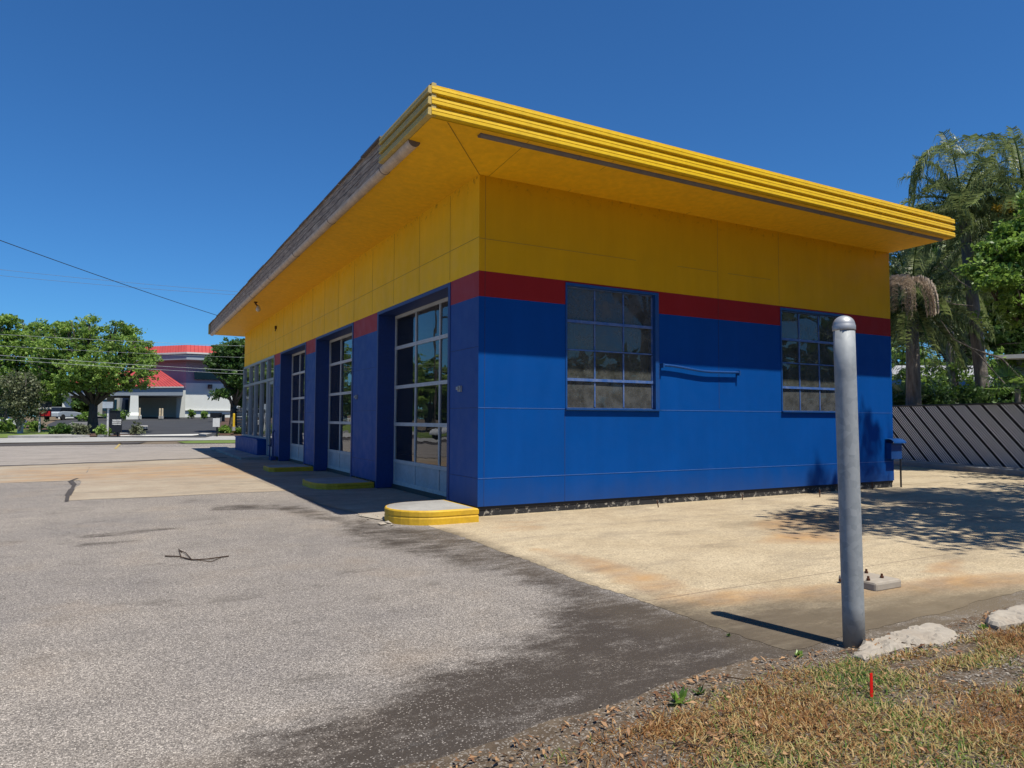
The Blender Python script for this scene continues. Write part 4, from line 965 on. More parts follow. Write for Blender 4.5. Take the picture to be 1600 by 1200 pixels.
def pebbles(name, spots, label, mat, seed):
    r = np.random.default_rng(seed); b = MB()
    oct_ = np.array([(1, 0, 0), (0, 1, 0), (-1, 0, 0), (0, -1, 0), (0, 0, 1), (0, 0, -1)]); fs = [(0, 1, 4), (1, 2, 4), (2, 3, 4), (3, 0, 4), (1, 0, 5), (2, 1, 5), (3, 2, 5), (0, 3, 5)]
    for (x, y, z, s_) in spots:
        i = len(b.v); a = r.uniform(0, 3); sc = np.array([s_*r.uniform(.7, 1.4), s_*r.uniform(.6, 1.1), s_*r.uniform(.35, .8)])
        for v_ in oct_*sc+r.normal(0, s_*.15, (6, 3)): b.v.append((x+v_[0]*cos(a)-v_[1]*sin(a), y+v_[0]*sin(a)+v_[1]*cos(a), z+v_[2]))
        b.f += [tuple(i+k for k in f) for f in fs]
    return tag(b.build(name, mat, fixn=False), label, 'gravel', kind='stuff')
r = np.random.default_rng(8); sp = []
for k in range(2600):
    x = r.uniform(-3.6, 2.4); y = verge_edge(x)+.08+r.normal(0, .07); sp.append((x, y, .012, r.uniform(.002, .0065)))
for k in range(420):
    x = -0.15+r.normal(0, .5); y = -6.98+r.normal(0, .10); sp.append((x, y, zdirt(x, np.array(y))*1.0+.004, r.uniform(.003, .010)))
for k in range(260):
    x = r.uniform(-.6, .4); y = -6.46+r.normal(0, .05); sp.append((x, y, .02, r.uniform(.003, .012)))
for k in range(500):
    p = G(r.uniform(0, 1000), r.uniform(830, 1190)); sp.append((p[0], p[1], .003, r.uniform(.0015, .005)))
M['pebble'] = m_plain('pale_pebbles', (0.33, 0.29, 0.24), .85, 0, .5, 30)
pebbles('gravel', sp, 'pale loose gravel chips along the edge of the paving', 'pebble', 4)
# broken concrete crumbs by the first island
sp = [(G(px, py)[0], G(px, py)[1], .012, s_) for px, py, s_ in ((600, 812, .05), (592, 808, .035), (606, 818, .05), (585, 806, .03), (575, 812, .02), (612, 822, .03), (598, 820, .06), (566, 808, .025))]
pebbles('rubble', sp, 'broken white concrete crumbs beside the sunlit island', 'lime', 6)
b = MB(); b.quad([(x, y, .011) for x, y in pxpoly([(556, 806), (600, 800), (618, 806), (612, 816), (588, 812)])]); tag(b.build('broken_edge', 'lime', fixn=False), kind='structure')

# ------------------------------------------------------------------ chain link fence with diagonal slats
f0 = np.array([17.42, 4.78]); f1_ = np.array([16.18, 0.50]); fd = (f0-f1_)/np.linalg.norm(f0-f1_)
fA = f1_-fd*9.5; fB = f0+fd*9
fen = thing('slatted_fence', (float(fA[0]), float(fA[1]), 0), 'grey chain link fence with diagonal privacy slats behind the garage', 'fence')
LF = float(np.linalg.norm(fB-fA)); fang = math.atan2(fd[1], fd[0]); H0, H1 = 0.16, 1.86
def FP(t, z, off=0.0): return (float(fA[0]+fd[0]*t-fd[1]*off), float(fA[1]+fd[1]*t+fd[0]*off), z)
sl_ = MB(); hh = H1-H0; t = -hh; k = 0; wdt = 0.046; pitch = 0.086
# slats rise to the left as seen from the camera
while t < LF+hh:
    if k % 6 != 5:
        # line from (t, H0) to (t+hh, H1); clip to fence
        ta, tb = t, t+hh*1.0; za, zb = H0, H1
        if ta < 0: za = H0+(0-ta); ta = 0
        if tb > LF: zb = H1-(tb-LF); tb = LF
        if zb > za: sl_.quad([FP(ta, za), FP(ta+wdt, za), FP(tb+wdt, zb), FP(tb, zb)])
    t += pitch; k += 1
sl_.build('slats', 'slat', fen, fixn=False)
lk = MB(); t = 0
while t < LF:      # wire mesh, other diagonal
    ta, tb = t, t-hh
    if tb > 0: 
        p, q = FP(ta, H0, .006), FP(tb, H1, .006); lk.tube([p, q], .0035, 3, cap=False)
    t += 0.11
M['link'] = m_plain('dull_wire', (0.10, 0.10, 0.10), .6, .5)
lk.build('wire_mesh', 'link', fen, fixn=False)
ph = MB(); ph.quad([FP(0, H0, -.03), FP(LF, H0, -.03), FP(LF, H1-.02, -.03), FP(0, H1-.02, -.03)]); ph.build('dark_backing', 'black', fen, fixn=False)
tr = MB(); tr.tube([FP(0, H1+.01, .0), FP(LF, H1+.01, .0)], .024, 8); tr.build('top_rail', 'link', fen)
for i in range(8):
    q = MB(); t = i*LF/7; q.tube([FP(t, -.05, -.05), FP(t, H1+.05, -.05)], .03, 8); q.build('post', 'link', fen)
kb = MB(); kb.v = []; 
pa, pb_, pc, pd = FP(-1, 0, .62), FP(LF+1, 0, .62), FP(LF+1, 0, -.1), FP(-1, 0, -.1)
kb.prism([pa[:2], pb_[:2], pc[:2], pd[:2]], -0.02, 0.15); tag(kb.build('fence_kerb', 'walk', fixn=False, bevel=.02), 'raised concrete kerb along the foot of the slatted fence', 'kerb')

# ------------------------------------------------------------------ trees
def unit(r, n): v = r.normal(0, 1, (n, 3)); return v/np.linalg.norm(v, axis=1)[:, None]
def crown_mesh(name, blobs, nclump, nleaf, leaf, mat, parent, seed, clump_r=.45, flat=.6, shell=.55):
    r = np.random.default_rng(seed); vol = np.array([b_[3]*b_[4]*b_[5] for b_ in blobs])**.67; pr = vol/vol.sum(); bi = r.choice(len(blobs), nclump, p=pr); B = np.array(blobs, float)[bi]
    u = unit(r, nclump); rad = r.uniform(shell, 1.0, nclump)**.8; ph_ = B[:, :3].sum(1)*7.3; rad *= 0.86+0.16*np.sin(u[:, 0]*5.3+ph_)*np.sin(u[:, 1]*4.7+ph_*1.7)+0.14*np.sin(u[:, 2]*6.1+ph_*2.3); c = B[:, :3]+u*B[:, 3:6]*(rad*r.choice([1, 1, 1, 1.1, 1.3], nclump))[:, None]
    cs = r.uniform(.5, 1.2, nclump)*clump_r; n = nclump*nleaf; ci = np.repeat(np.arange(nclump), nleaf)
    off = unit(r, n)*(r.uniform(0, 1, n)**.5)[:, None]*cs[ci][:, None]; off[:, 2] *= flat; p = c[ci]+off
    nr = unit(r, n); nr[:, 2] += .5; nr /= np.linalg.norm(nr, axis=1)[:, None]; t = np.cross(nr, unit(r, n)); t /= np.linalg.norm(t, axis=1)[:, None]; bt = np.cross(nr, t)
    L_ = leaf*r.uniform(.6, 1.3, n); w_ = L_*.55; a = t*L_[:, None]; b_ = bt*w_[:, None]
    V = np.stack([p-a, p-b_, p+a, p+b_], 1); base = r.normal(.5, .22, nclump); sh = np.clip(base[ci]+r.normal(0, .18, n), 0, 1)
    return leafmesh(name, V, sh, mat, parent)
def tree(name, label, base, trunk_h, trunk_r, blobs, nclump, nleaf, leaf, mat='oak', cat='tree', group=None, seed=1, clump_r=.45, bark='bark', forks=None, lean=(0, 0), flat=.6, shell=.55):
    """blobs are relative to base"""
    root = thing(name, (base[0], base[1], base[2]), label, cat, group); r = random.Random(seed)
    b = MB(); top = Vector((base[0]+lean[0], base[1]+lean[1], base[2]+trunk_h)); bs = Vector(base)
    b.tube([bs+Vector((0, 0, -.2)), bs+Vector((0, 0, .15)), bs.lerp(top, .5)+Vector((r.uniform(-.05, .05), r.uniform(-.05, .05), 0)), top], [trunk_r*1.6, trunk_r*1.15, trunk_r*.9, trunk_r*.8], 10)
    W = [(base[0]+q[0], base[1]+q[1], base[2]+q[2], q[3], q[4], q[5]) for q in blobs]
    for q in W:
        c = Vector(q[:3]); mid = top.lerp(c, .5)+Vector((r.uniform(-.3, .3), r.uniform(-.3, .3), -.1*q[5])); b.tube([top-Vector((0, 0, trunk_r)), mid, c], [trunk_r*.42, trunk_r*.24, trunk_r*.08], 7)
        for k in range(5):
            e = c+Vector((r.uniform(-1, 1)*q[3], r.uniform(-1, 1)*q[4], r.uniform(-.7, .9)*q[5]))*.8; b.tube([mid.lerp(c, .4*r.random()), mid.lerp(e, .6)+Vector((0, 0, .1)), e], [trunk_r*.22, trunk_r*.13, trunk_r*.05], 5)
    b.build('trunk', bark, root, smooth=True)
    crown_mesh('crown', W, nclump, nleaf, leaf, mat, root, seed, clump_r, flat, shell)
    return root
RV = Vector((float(R0[0]), float(R0[1]), 0)); FV = Vector((float(F0[0]), float(F0[1]), 0))
def pxblobs(l, base_px, base_py, d, zbase):
    """blobs given as (px,py,rx_px,ry_px,depth offset) measured on the photograph at distance d -> relative to the trunk base"""
    bp = A(base_px, base_py, d); out = []
    for px, py, rx, ry, dz in l:
        c = A(px, py, d+dz); m = (d+dz)/FPX; out.append((c.x-bp.x, c.y-bp.y, c.z-zbase, rx*m, rx*m*.9, ry*m))
    return (bp.x, bp.y, zbase), out
def pxtree(name, label, bpx, bpy_, d, trunk_top, trunk_rpx, bl, nclump, nleaf, leaf, **k):
    zb = CAMH+(652.5-bpy_)/FPX*d if bpy_ else 0; base, blobs = pxblobs(bl, bpx, bpy_ or 652, d, zb)
    return tree(name, label, base, (CAMH+(652.5-trunk_top)/FPX*d)-zb, trunk_rpx*d/FPX, blobs, nclump, nleaf, leaf, **k)
pxtree('oak_tree', 'broad spreading oak in front of the red roofed hotel', 145, 672, 57, 628, 7,
       [(105, 545, 44, 30, 0), (150, 530, 42, 26, 1), (195, 548, 42, 32, 0), (228, 580, 20, 24, -1), (165, 580, 50, 24, -1), (75, 575, 34, 28, 0), (120, 515, 26, 15, 1), (205, 520, 22, 14, 1), (140, 500, 16, 8, 1), (100, 508, 20, 10, 0), (185, 506, 12, 6, 0), (60, 540, 20, 20, 1), (110, 598, 36, 18, -1), (165, 604, 34, 12, -1), (205, 600, 26, 12, 0), (85, 520, 18, 16, 1), (236, 560, 12, 12, 0), (70, 590, 26, 26, 0), (218, 545, 20, 14, 1), (130, 575, 40, 24, -2)],
       1650, 18, .12, seed=3, clump_r=.42, shell=.35)
pxtree('oak_tree', 'leafy oak cut by the left picture edge', 5, 668, 62, 625, 6,
       [(5, 530, 40, 32, 0), (-40, 545, 40, 40, 0), (35, 560, 36, 34, 0), (0, 590, 50, 30, 0), (50, 600, 34, 26, 1), (15, 500, 18, 12, 0), (85, 600, 30, 22, 2), (70, 618, 36, 20, 3), (25, 622, 40, 16, 2), (30, 540, 24, 26, 0), (-10, 505, 20, 16, 0), (68, 535, 28, 24, 1), (58, 513, 22, 13, 1), (84, 565, 26, 22, 2)], 1350, 20, .14, seed=4, clump_r=.48, shell=.35)
pxtree('oak_tree', 'dark green oak between the hotel and the garage', 364, 667, 58, 632, 5.5,
       [(360, 560, 32, 26, 0), (385, 545, 34, 24, 0), (345, 575, 22, 16, 0), (375, 590, 30, 22, 0), (335, 560, 14, 10, 0), (345, 616, 14, 9, -1), (385, 620, 22, 26, 2), (372, 605, 22, 16, 1), (400, 570, 30, 40, 0)], 1000, 22, .13, mat='oak_dark', seed=5, clump_r=.45, shell=.35)
def twiggy(name, label, px, py, d, w, h, n, seed, mat='greyleaf'):
    zb = Z_at(py, d); bp = A(px, py, d); root = thing(name, (bp.x, bp.y, zb), label, 'small tree'); r = random.Random(seed); b = MB(); m = d/FPX
    for i in range(7):
        e = bp+RV*(r.uniform(-1, 1)*w*m*.6)+Vector((0, 0, h*m*r.uniform(.6, 1.0))); b.tube([Vector((bp.x, bp.y, zb-.1)), bp.lerp(e, .5)+RV*r.uniform(-.3, .3), e], [.07, .04, .015], 5)
        for k in range(4): e2 = bp.lerp(e, r.uniform(.4, .9)); b.tube([e2, e2+RV*r.uniform(-.9, .9)+Vector((0, 0, r.uniform(.3, 1)))], [.02, .006], 4)
    b.build('stems', 'palmbark', root)
    crown_mesh('crown', [(bp.x, bp.y, zb+h*m*.55, w*m*.9, w*m*.6, h*m*.5)], n, 14, .11, mat, root, seed, .45, 1.0, .2)
twiggy('crape_myrtle', 'sparse grey green many stemmed small tree at the left edge', 30, 672, 53, 38, 92, 300, 3)
# off-frame street trees and pole that the door glass mirrors
for i, (px, d, lab) in enumerate(((-160, 58, 'street oak left of the view nearest the sign'), (-330, 64, 'street oak left of the view beside the utility pole'), (-520, 60, 'street oak furthest left of the view'))):
    pxtree('oak_tree', lab, px, 668, d, 620, 8, [(px, 560, 60, 45, 0), (px-40, 590, 45, 34, 0), (px+45, 585, 40, 34, 0)], 380, 20, .26, seed=20+i, clump_r=.7)
up = A(-250, 655, 46); pb2 = thing('utility_pole', (up.x, up.y, 0), 'wooden utility pole with crossarm left of the view', 'utility pole')
q = MB(); q.tube([(up.x, up.y, -.3), (up.x, up.y, 12.5)], [.17, .11], 10); q.build('pole', 'bark', pb2)
q = MB(); q.box((-1.2, -.06, 11.4), (1.2, .06, 11.55), math.atan2(F0[1], F0[0]), (up.x, up.y, 0)); q.build('crossarm', 'bark', pb2)
# background trees behind the hotel grounds
for i, (px, py, rx, ry, d, lab) in enumerate(((118, 628, 34, 16, 105, 'distant green tree seen under the hotel canopy'), (60, 622, 34, 22, 95, 'distant tree behind the black and red sign'), (-30, 615, 50, 30, 92, 'distant tree behind the oak at the left edge'), (395, 600, 24, 40, 100, 'distant tree behind the dark oak by the garage'))):
    pxtree('background_tree', lab, px, 652, d, 640, 3, [(px, py, rx, ry, 0), (px+rx*.5, py+5, rx*.6, ry*.7, 1)], 260, 18, .34, mat='oak_dark', seed=40+i, clump_r=.9, group='distant trees beyond the street')

# far belt of trees beyond the street and behind the viewer
bl = []
rb_ = random.Random(8)
for i in range(60):
    s_ = -330+i*4.6+rb_.uniform(-1, 1); d_ = 150+rb_.uniform(-10, 20); x, y = SD(s_, d_); bl.append((x, y, 4+rb_.uniform(0, 1.5), 4.5, 4.0, 4+rb_.uniform(0, 2)))
for i in range(36):
    a_ = radians(195+i*4.6); x, y = CP[0]+60*cos(a_), CP[1]+60*sin(a_); bl.append((x, y, 3.5+rb_.uniform(0, 2), 3.6, 3.0, 4+rb_.uniform(0, 2)))
tag(crown_mesh('tree_line', bl, 2600, 12, .8, 'oak_dark', None, 99, 1.6, .8, .3), 'far off belt of green trees along the horizon', 'trees', kind='stuff')
# right-hand palms and trees behind the fence
def frond(r, base, dirn, L_, droop, nleaf, lw, ll, out, sh, hang=1.0):
    """arching rachis with drooping leaflets"""
    pts = []; p = np.array(base, float); d = np.array(dirn, float); d /= np.linalg.norm(d); n = 12; st = L_/n
    for i in range(n+1):
        pts.append(p.copy()); p = p+d*st; d = d+np.array([0, 0, -droop*st*(0.4+1.6*i/n)]); d /= np.linalg.norm(d)
    pts = np.array(pts)
    for k in range(nleaf):
        t = .12+.86*k/nleaf; f = t*n; i = min(int(f), n-1); b0 = pts[i]+(pts[i+1]-pts[i])*(f-i); ax_ = pts[i+1]-pts[i]; ax_ /= np.linalg.norm(ax_)
        for s_ in (-1, 1):
            side = np.cross(ax_, [0, 0, 1.]); side /= np.linalg.norm(side)+1e-6; up_ = r.uniform(-.4, .6)
            dv = side*s_+ax_*r.uniform(.2, .7)+np.array([0, 0, up_]); dv /= np.linalg.norm(dv); L2 = ll*(1-.55*abs(t-.45)*1.6)*r.uniform(.7, 1.15)
            m1 = b0+dv*L2*.45; dv2 = dv+np.array([0, 0, -hang*r.uniform(.7, 1.5)]); dv2 /= np.linalg.norm(dv2); m2 = m1+dv2*L2*.6
            wv = np.cross(dv, ax_); wv = wv/(np.linalg.norm(wv)+1e-6)*lw
            out.append([b0-wv*.6, b0+wv*.6, m1+wv, m1-wv]); out.append([m1-wv, m1+wv, m2+wv*.15, m2-wv*.15]); s2 = r.uniform(0, 1); sh += [s2, min(1, s2+.1)]
    return pts
def palm(name, label, base, H, tr_, nfr, L_, seed, dead=0, lean_px=None, droop=.55, top_dir=None, mat='palm', els=(-.5, 1.2), ll=.60, lw=.018):
    r = np.random.default_rng(seed); root = thing(name, base, label, 'palm tree'); b = MB(); B_ = Vector(base)
    lean = Vector((r.uniform(-.2, .2), r.uniform(-.2, .2), 0)); top = B_+Vector((0, 0, H))+lean+(RV*lean_px if lean_px else Vector((0, 0, 0)))
    b.tube([B_+Vector((0, 0, -.2)), B_+Vector((0, 0, .3)), B_.lerp(top, .5), top], [tr_*1.3, tr_, tr_*.9, tr_*.75], 12); b.build('trunk', 'palmbark', root, smooth=True)
    out, sh = [], []; rc = MB()
    for i in range(nfr):
        a = i*2.399+r.uniform(-.3, .3); el = els[0]+(els[1]-els[0])*(i/nfr)+r.uniform(-.1, .1); d = (cos(a)*cos(el), sin(a)*cos(el), sin(el)); pts = frond(r, top, d, L_*r.uniform(.8, 1.1), droop, 54, lw, ll, out, sh, 2.0); rc.tube([tuple(p) for p in pts[::2]], [.035, .03, .025, .02, .015, .01, .005][:len(pts[::2])], 5, cap=False)
    rc.build('frond_stems', 'bright', root, fixn=False); leafmesh('fronds', np.array(out), sh, mat, root)
    if dead:
        out, sh = [], []
        for i in range(dead):
            a = r.uniform(0, 6.28); d = (cos(a)*.5, sin(a)*.5, -.6); frond(r, top-Vector((0, 0, .2)), d, L_*.62, .9, 40, lw, ll*.7, out, sh, 2.0)
        leafmesh('dead_fronds', np.array(out), sh, 'palm_dead', root)
    return root
def gp(px, d): p = A(px, 655, d); return (p.x, p.y, 0.0)
palm('queen_palm', 'queen palm beside the garage corner with a skirt of dead brown fronds', gp(1428, 23), Z_at(470, 23), .24, 44, 3.3, 2, dead=0, els=(-.9, 1.3), droop=.40, lw=.022)
palm('queen_palm', 'tall queen palm whose drooping green plume stands highest behind the fascia end', gp(1546, 22), Z_at(305, 22), .20, 28, 2.5, 5, lean_px=-.60, els=(-.8, 1.35), ll=.75)
palm('queen_palm', 'queen palm with feathery fronds at the right picture edge', gp(1628, 21), Z_at(320, 21), .17, 30, 3.4, 8, droop=.40, els=(-.6, 1.35), ll=.7)
palm('queen_palm', 'shorter palm half hidden in the dark foliage between the two larger palms', gp(1490, 26.5), Z_at(420, 26.5), .16, 36, 3.2, 11, els=(-.9, 1.1), lw=.022)
# hanging dead frond bunch in front of the first palm trunk
r = np.random.default_rng(9); out, sh = [], []
hp = A(1404, 452, 20.2)
for i in range(20):
    a = r.uniform(0, 6.28); frond(r, hp+Vector((r.uniform(-.1, .1), r.uniform(-.1, .1), 0)), (cos(a)*.28, sin(a)*.28, .35), 1.9, 3.6, 44, .020, .22, out, sh, 2.8)
root_p = [o for o in bpy.data.objects if o.name == 'queen_palm'][0]
def plume(px, py, d, n_, L_, seed, owner, spread=.3):
    r = np.random.default_rng(seed); out2, sh2 = [], []; hp_ = A(px, py, d)
    for i in range(n_):
        a = r.uniform(0, 6.28); frond(r, hp_+Vector((r.uniform(-.1, .1), r.uniform(-.1, .1), 0)), (cos(a)*spread, sin(a)*spread, .35), L_*r.uniform(.8, 1.1), 2.2, 50, .012, .5, out2, sh2, 3.2)
    leafmesh('hanging_fronds', np.array(out2), sh2, 'palm', owner)
leafmesh('dead_fronds', np.array(out), sh, 'palm_dead', root_p)
pxtree('broadleaf_tree', 'bright green broad leaved tree hanging in from the right above the fence', 1640, 652, 19, 520, 9,
       [(1590, 400, 55, 45, 0), (1630, 360, 60, 60, 0), (1560, 440, 40, 30, -.5), (1610, 480, 60, 45, 0), (1545, 395, 26, 18, 0), (1650, 440, 60, 80, 0), (1580, 365, 26, 16, 0), (1530, 425, 22, 14, 0)], 800, 24, .07, mat='bright', seed=61, clump_r=.28, flat=.45, shell=.3)
pxtree('shade_tree', 'dense dark leaved tree between the garage corner and the palms', 1490, 652, 30, 560, 8,
       [(1440, 430, 50, 50, 0), (1500, 400, 55, 50, 0), (1560, 470, 60, 50, 0), (1470, 500, 60, 40, 0), (1410, 480, 30, 50, 0), (1600, 420, 60, 60, 1), (1540, 350, 40, 40, 1), (1450, 365, 40, 36, 0), (1590, 340, 50, 50, 1), (1590, 520, 50, 40, 0), (1500, 540, 40, 26, 1)], 3000, 24, .11, mat='oak_dark', seed=62, clump_r=.40, shell=.2)
pxtree('shade_tree', 'pale green tree far behind the garage corner', 1420, 652, 42, 600, 7,
       [(1400, 560, 50, 40, 0), (1450, 590, 50, 30, 0), (1520, 590, 60, 30, 0), (1600, 560, 60, 50, 0)], 520, 22, .15, mat='oak', seed=63, clump_r=.5)
# hedge and palmetto right behind the fence
def hedge(name, label, px0, px1, d, y0, y1, n, seed, mat='oak_dark', leaf=.06):
    c = A((px0+px1)/2, 655, d); z0_, z1_ = Z_at(y1, d), Z_at(y0, d); m = d/FPX; root = thing(name, (c.x, c.y, 0), label, 'shrub'); hw = (px1-px0)/2*m
    b = MB(); rr = random.Random(seed)
    for k in range(6):
        t = rr.uniform(-1, 1)*hw*.8; q_ = c+RV*t; b.tube([(q_.x, q_.y, -.05), (q_.x+rr.uniform(-.2, .2), q_.y, z1_*.8)], [.04, .015], 5)
    b.build('stems', 'bark', root)
    bl = []; k = max(2, int(hw*2/.9))
    for i in range(k):
        q_ = c+RV*(-hw+(i+.5)*2*hw/k); hh_ = (z1_-z0_)/2*rr.uniform(.85, 1.15); bl.append((q_.x, q_.y, z0_+hh_, hw/k*1.5, .5, hh_))
    crown_mesh('foliage', bl, n, 22, leaf, mat, root, seed, .22, .8, .4)
hedge('hedge', 'dark hedge growing right behind the slatted fence', 1385, 1500, 25, 592, 660, 300, 71); hedge('hedge', 'dark hedge behind the right end of the slatted fence', 1500, 1640, 21.5, 588, 660, 300, 72)
hedge('hedge', 'loose shrubby growth in front of the pale roof behind the slatted fence', 1395, 1640, 26.5, 548, 640, 300, 73, 'oak', .07)
def palmetto(px, py, d, n, L_, label, seed, mat='palm', name='palmetto'):
    r = np.random.default_rng(seed); c = A(px, py, d); root = thing(name, (c.x, c.y, 0), label, 'palm shrub'); b = MB(); b.tube([(c.x, c.y, -.1), (c.x, c.y, c.z)], [.09, .07], 8); b.build('trunk', 'palmbark', root); V, sh = [], []
    for i in range(n):
        a = r.uniform(0, 6.28); el = r.uniform(-.3, .9); ax_ = np.array([cos(a)*cos(el), sin(a)*cos(el), sin(el)]); hub = np.array(c)+ax_*L_*.45; side = np.cross(ax_, [0, 0, 1.]); side /= np.linalg.norm(side); nn_ = np.cross(side, ax_)
        for k in range(22):
            th = (k/21-.5)*3.6; dv = ax_*cos(th)+side*sin(th)+nn_*.15; dv /= np.linalg.norm(dv); tip = hub+dv*L_*.55+np.array([0, 0, -.12*L_*abs(th)]); wv = np.cross(dv, nn_); wv = wv/(np.linalg.norm(wv)+1e-6)*.018; mid = hub+dv*L_*.3
            V.append([hub-wv*.2, hub+wv*.2, mid+wv, mid-wv]); V.append([mid-wv, mid+wv, tip+wv*.1, tip-wv*.1]); s2 = r.uniform(.2, 1); sh += [s2, s2]
    leafmesh('fan_leaves', np.array(V), sh, mat, root)
palmetto(1590, 608, 19.0, 12, 1.2, 'fan leaved palmetto bright in the sun above the right end of the fence', 81, 'bright')
palmetto(1418, 622, 24, 8, .8, 'low fan leaved palmetto at the fence end next to the garage', 82)
# bare branches between the palms
bb_ = MB(); 
def br(pl, rr, d): bb_.tube([A(p[0], p[1], d) for p in pl], rr, 6)
br([(1640, 640), (1565, 560), (1520, 545), (1490, 530), (1470, 500)], [.05, .035, .025, .018, .008], 21.3); br([(1570, 600), (1530, 555), (1500, 530)], [.03, .022, .01], 21.3); br([(1470, 410), (1500, 440), (1530, 458)], [.012, .02, .014], 21.3); br([(1520, 478), (1490, 475), (1465, 465)], [.02, .015, .008], 21.3)
tag(bb_.build('bare_branch', 'palmbark'), 'pale bare branches hanging between the palm trunks', 'branch')
qp = [o for o in bpy.data.objects if o.name.startswith('queen_palm')]
plume(1515, 252, 21.4, 20, 3.0, 31, qp[1]); plume(1462, 335, 22, 9, 1.8, 32, qp[0], .6); plume(1590, 268, 20.6, 9, 2.2, 33, qp[2], .7)
# crotons / yellow bloom
c = A(1570, 325, 21); crown_mesh('yellow_blossom', [(c.x, c.y, c.z, .35, .3, .16)], 24, 20, .04, 'yflower', [o for o in bpy.data.objects if o.name == 'broadleaf_tree'][0], 5, .15)
# house behind the fence
hs = A(1500, 600, 36); hr = thing('neighbour_house', (hs.x, hs.y, 0), 'low house with pale grey roof behind the slatted fence', 'house')
q = MB(); pts = [A(1370, 600, 33), A(1560, 600, 33), A(1560, 600, 42), A(1370, 600, 42)]
q.prism([(p.x, p.y) for p in pts], -.1, Z_at(602, 33)); q.build('wall', 'house', hr, fixn=False)
q = MB(); e = [A(1355, 603, 32), A(1572, 603, 32), A(1572, 603, 43), A(1355, 603, 43)]; rr_ = [A(1400, 575, 37.5), A(1530, 575, 37.5)]; ze = Z_at(603, 32); zr = Z_at(566, 37.5)
E_ = [(p.x, p.y, ze) for p in e]; Rg = [(p.x, p.y, zr) for p in rr_]; q.quad([E_[0], E_[1], Rg[1], Rg[0]]); q.quad([E_[2], E_[3], Rg[0], Rg[1]]); q.quad([E_[1], E_[2], Rg[1]]); q.quad([E_[3], E_[0], Rg[0]]); q.build('roof', 'shingle', hr, fixn=False)
hs = A(1600, 600, 28); hr = thing('sage_garage', (hs.x, hs.y, 0), 'sage green wall with a white edged flat roof at the right edge behind the fence', 'building')
q = MB(); q.prism([(p.x, p.y) for p in (A(1562, 600, 27), A(1720, 600, 25), A(1740, 600, 33), A(1575, 600, 34))], -.1, Z_at(558, 27)); q.build('wall', 'house', hr, fixn=False)
q = MB(); q.prism([(p.x, p.y) for p in (A(1555, 600, 26.3), A(1730, 600, 24.3), A(1750, 600, 33.6), A(1570, 600, 34.6))], Z_at(558, 27)+.002, Z_at(552, 27)); q.build('roof_edge', 'white', hr, fixn=False)

palm('queen_palm', 'tall queen palm outside the right edge whose fronds shade the blue wall', (9.0, -6.2, 0), 9.7, .17, 26, 2.45, 15, els=(-.1, 1.3), ll=.8, lw=.03)
# off-frame trees that cast the dappled shade on the right (the sun comes from behind the camera)
def shade_tree(x, y, bl, n, seed, lab, leaf=.10, nl=16, cr=.55):
    return tree('shade_tree', lab, (x, y, 0), 4.6, .22, bl, n, nl, leaf, mat='oak_dark', seed=seed, clump_r=cr, shell=.3)
shade_tree(11.0, -9.0, [(-4.2, 2.6, 7.2, 3.0, 1.5, .6), (-5.6, 3.2, 7.4, 1.5, 0.9, .4), (-1.5, 3.4, 7.0, 2.6, 1.8, .7), (1.5, 3.0, 6.8, 2.6, 2.2, .8), (-2.5, 1.2, 7.6, 3.0, 1.6, .8), (-5.6, 1.6, 7.0, 2.0, 1.0, .4), (-3.6, 1.0, 7.2, 2.4, 1.0, .4), (-6.4, 2.6, 7.4, 1.3, .6, .3), (-2.2, 4.3, 6.8, 1.3, .8, .5)], 900, 91, 'spreading tree outside the right edge that shades the concrete')
shade_tree(17.0, -5.0, [(-1.6, 2.8, 5.0, 1.9, 1.9, .7), (0, 4.0, 5.0, 2.0, 2.0, .8), (1, 3, 6, 2, 2, 1), (-4, .3, 7, 1.8, 1.5, .6)], 230, 92, 'shade tree outside the right edge by the fence end')

# ------------------------------------------------------------------ the hotel across the street
def LP(px, d): p = A(px, 652, d); return (p.x, p.y)
hz = 1.42
hot = thing('hotel_building', (*LP(289, 92), hz), 'pale two storey hotel with red metal roofs across the street', 'building')
zt = Z_at(563, 92)
foot = [LP(200, 95), LP(289, 91.5), LP(440, 97), LP(450, 118), LP(200, 125)]
q = MB(); q.prism(foot, hz-.4, Z_at(597, 91)); q.build('lower_wall', 'hotel', hot, fixn=False)
foot2 = [LP(201.5, 95.4), LP(289, 91.85), LP(439, 97.4), LP(448, 117), LP(203, 124)]
q = MB(); q.prism(foot2, Z_at(597, 91)+.001, zt); q.build('upper_wall', 'hotel_shaded', hot, fixn=False)  # shade under the eave is put into this wall's colour
def ring(px_d): return [LP(*a) for a in px_d]
o1 = ring([(196, 93.2), (289, 89.6), (445, 95.2), (456, 121), (196, 128)]); o2 = ring([(200, 95), (289, 91.3), (440, 97), (450, 118), (202, 125)])
q = MB(); q.prism(o1, zt, zt+.75); q.build('eave_band', 'hotel_grey', hot, fixn=False)
q = MB(); q.prism([(p[0], p[1]) for p in ring([(195.6, 93.0), (289, 89.4), (445.5, 95.0), (457, 121.4), (195.6, 128.4)])], zt+.751, zt+.95); q.build('eave_trim', 'white', hot, fixn=False)
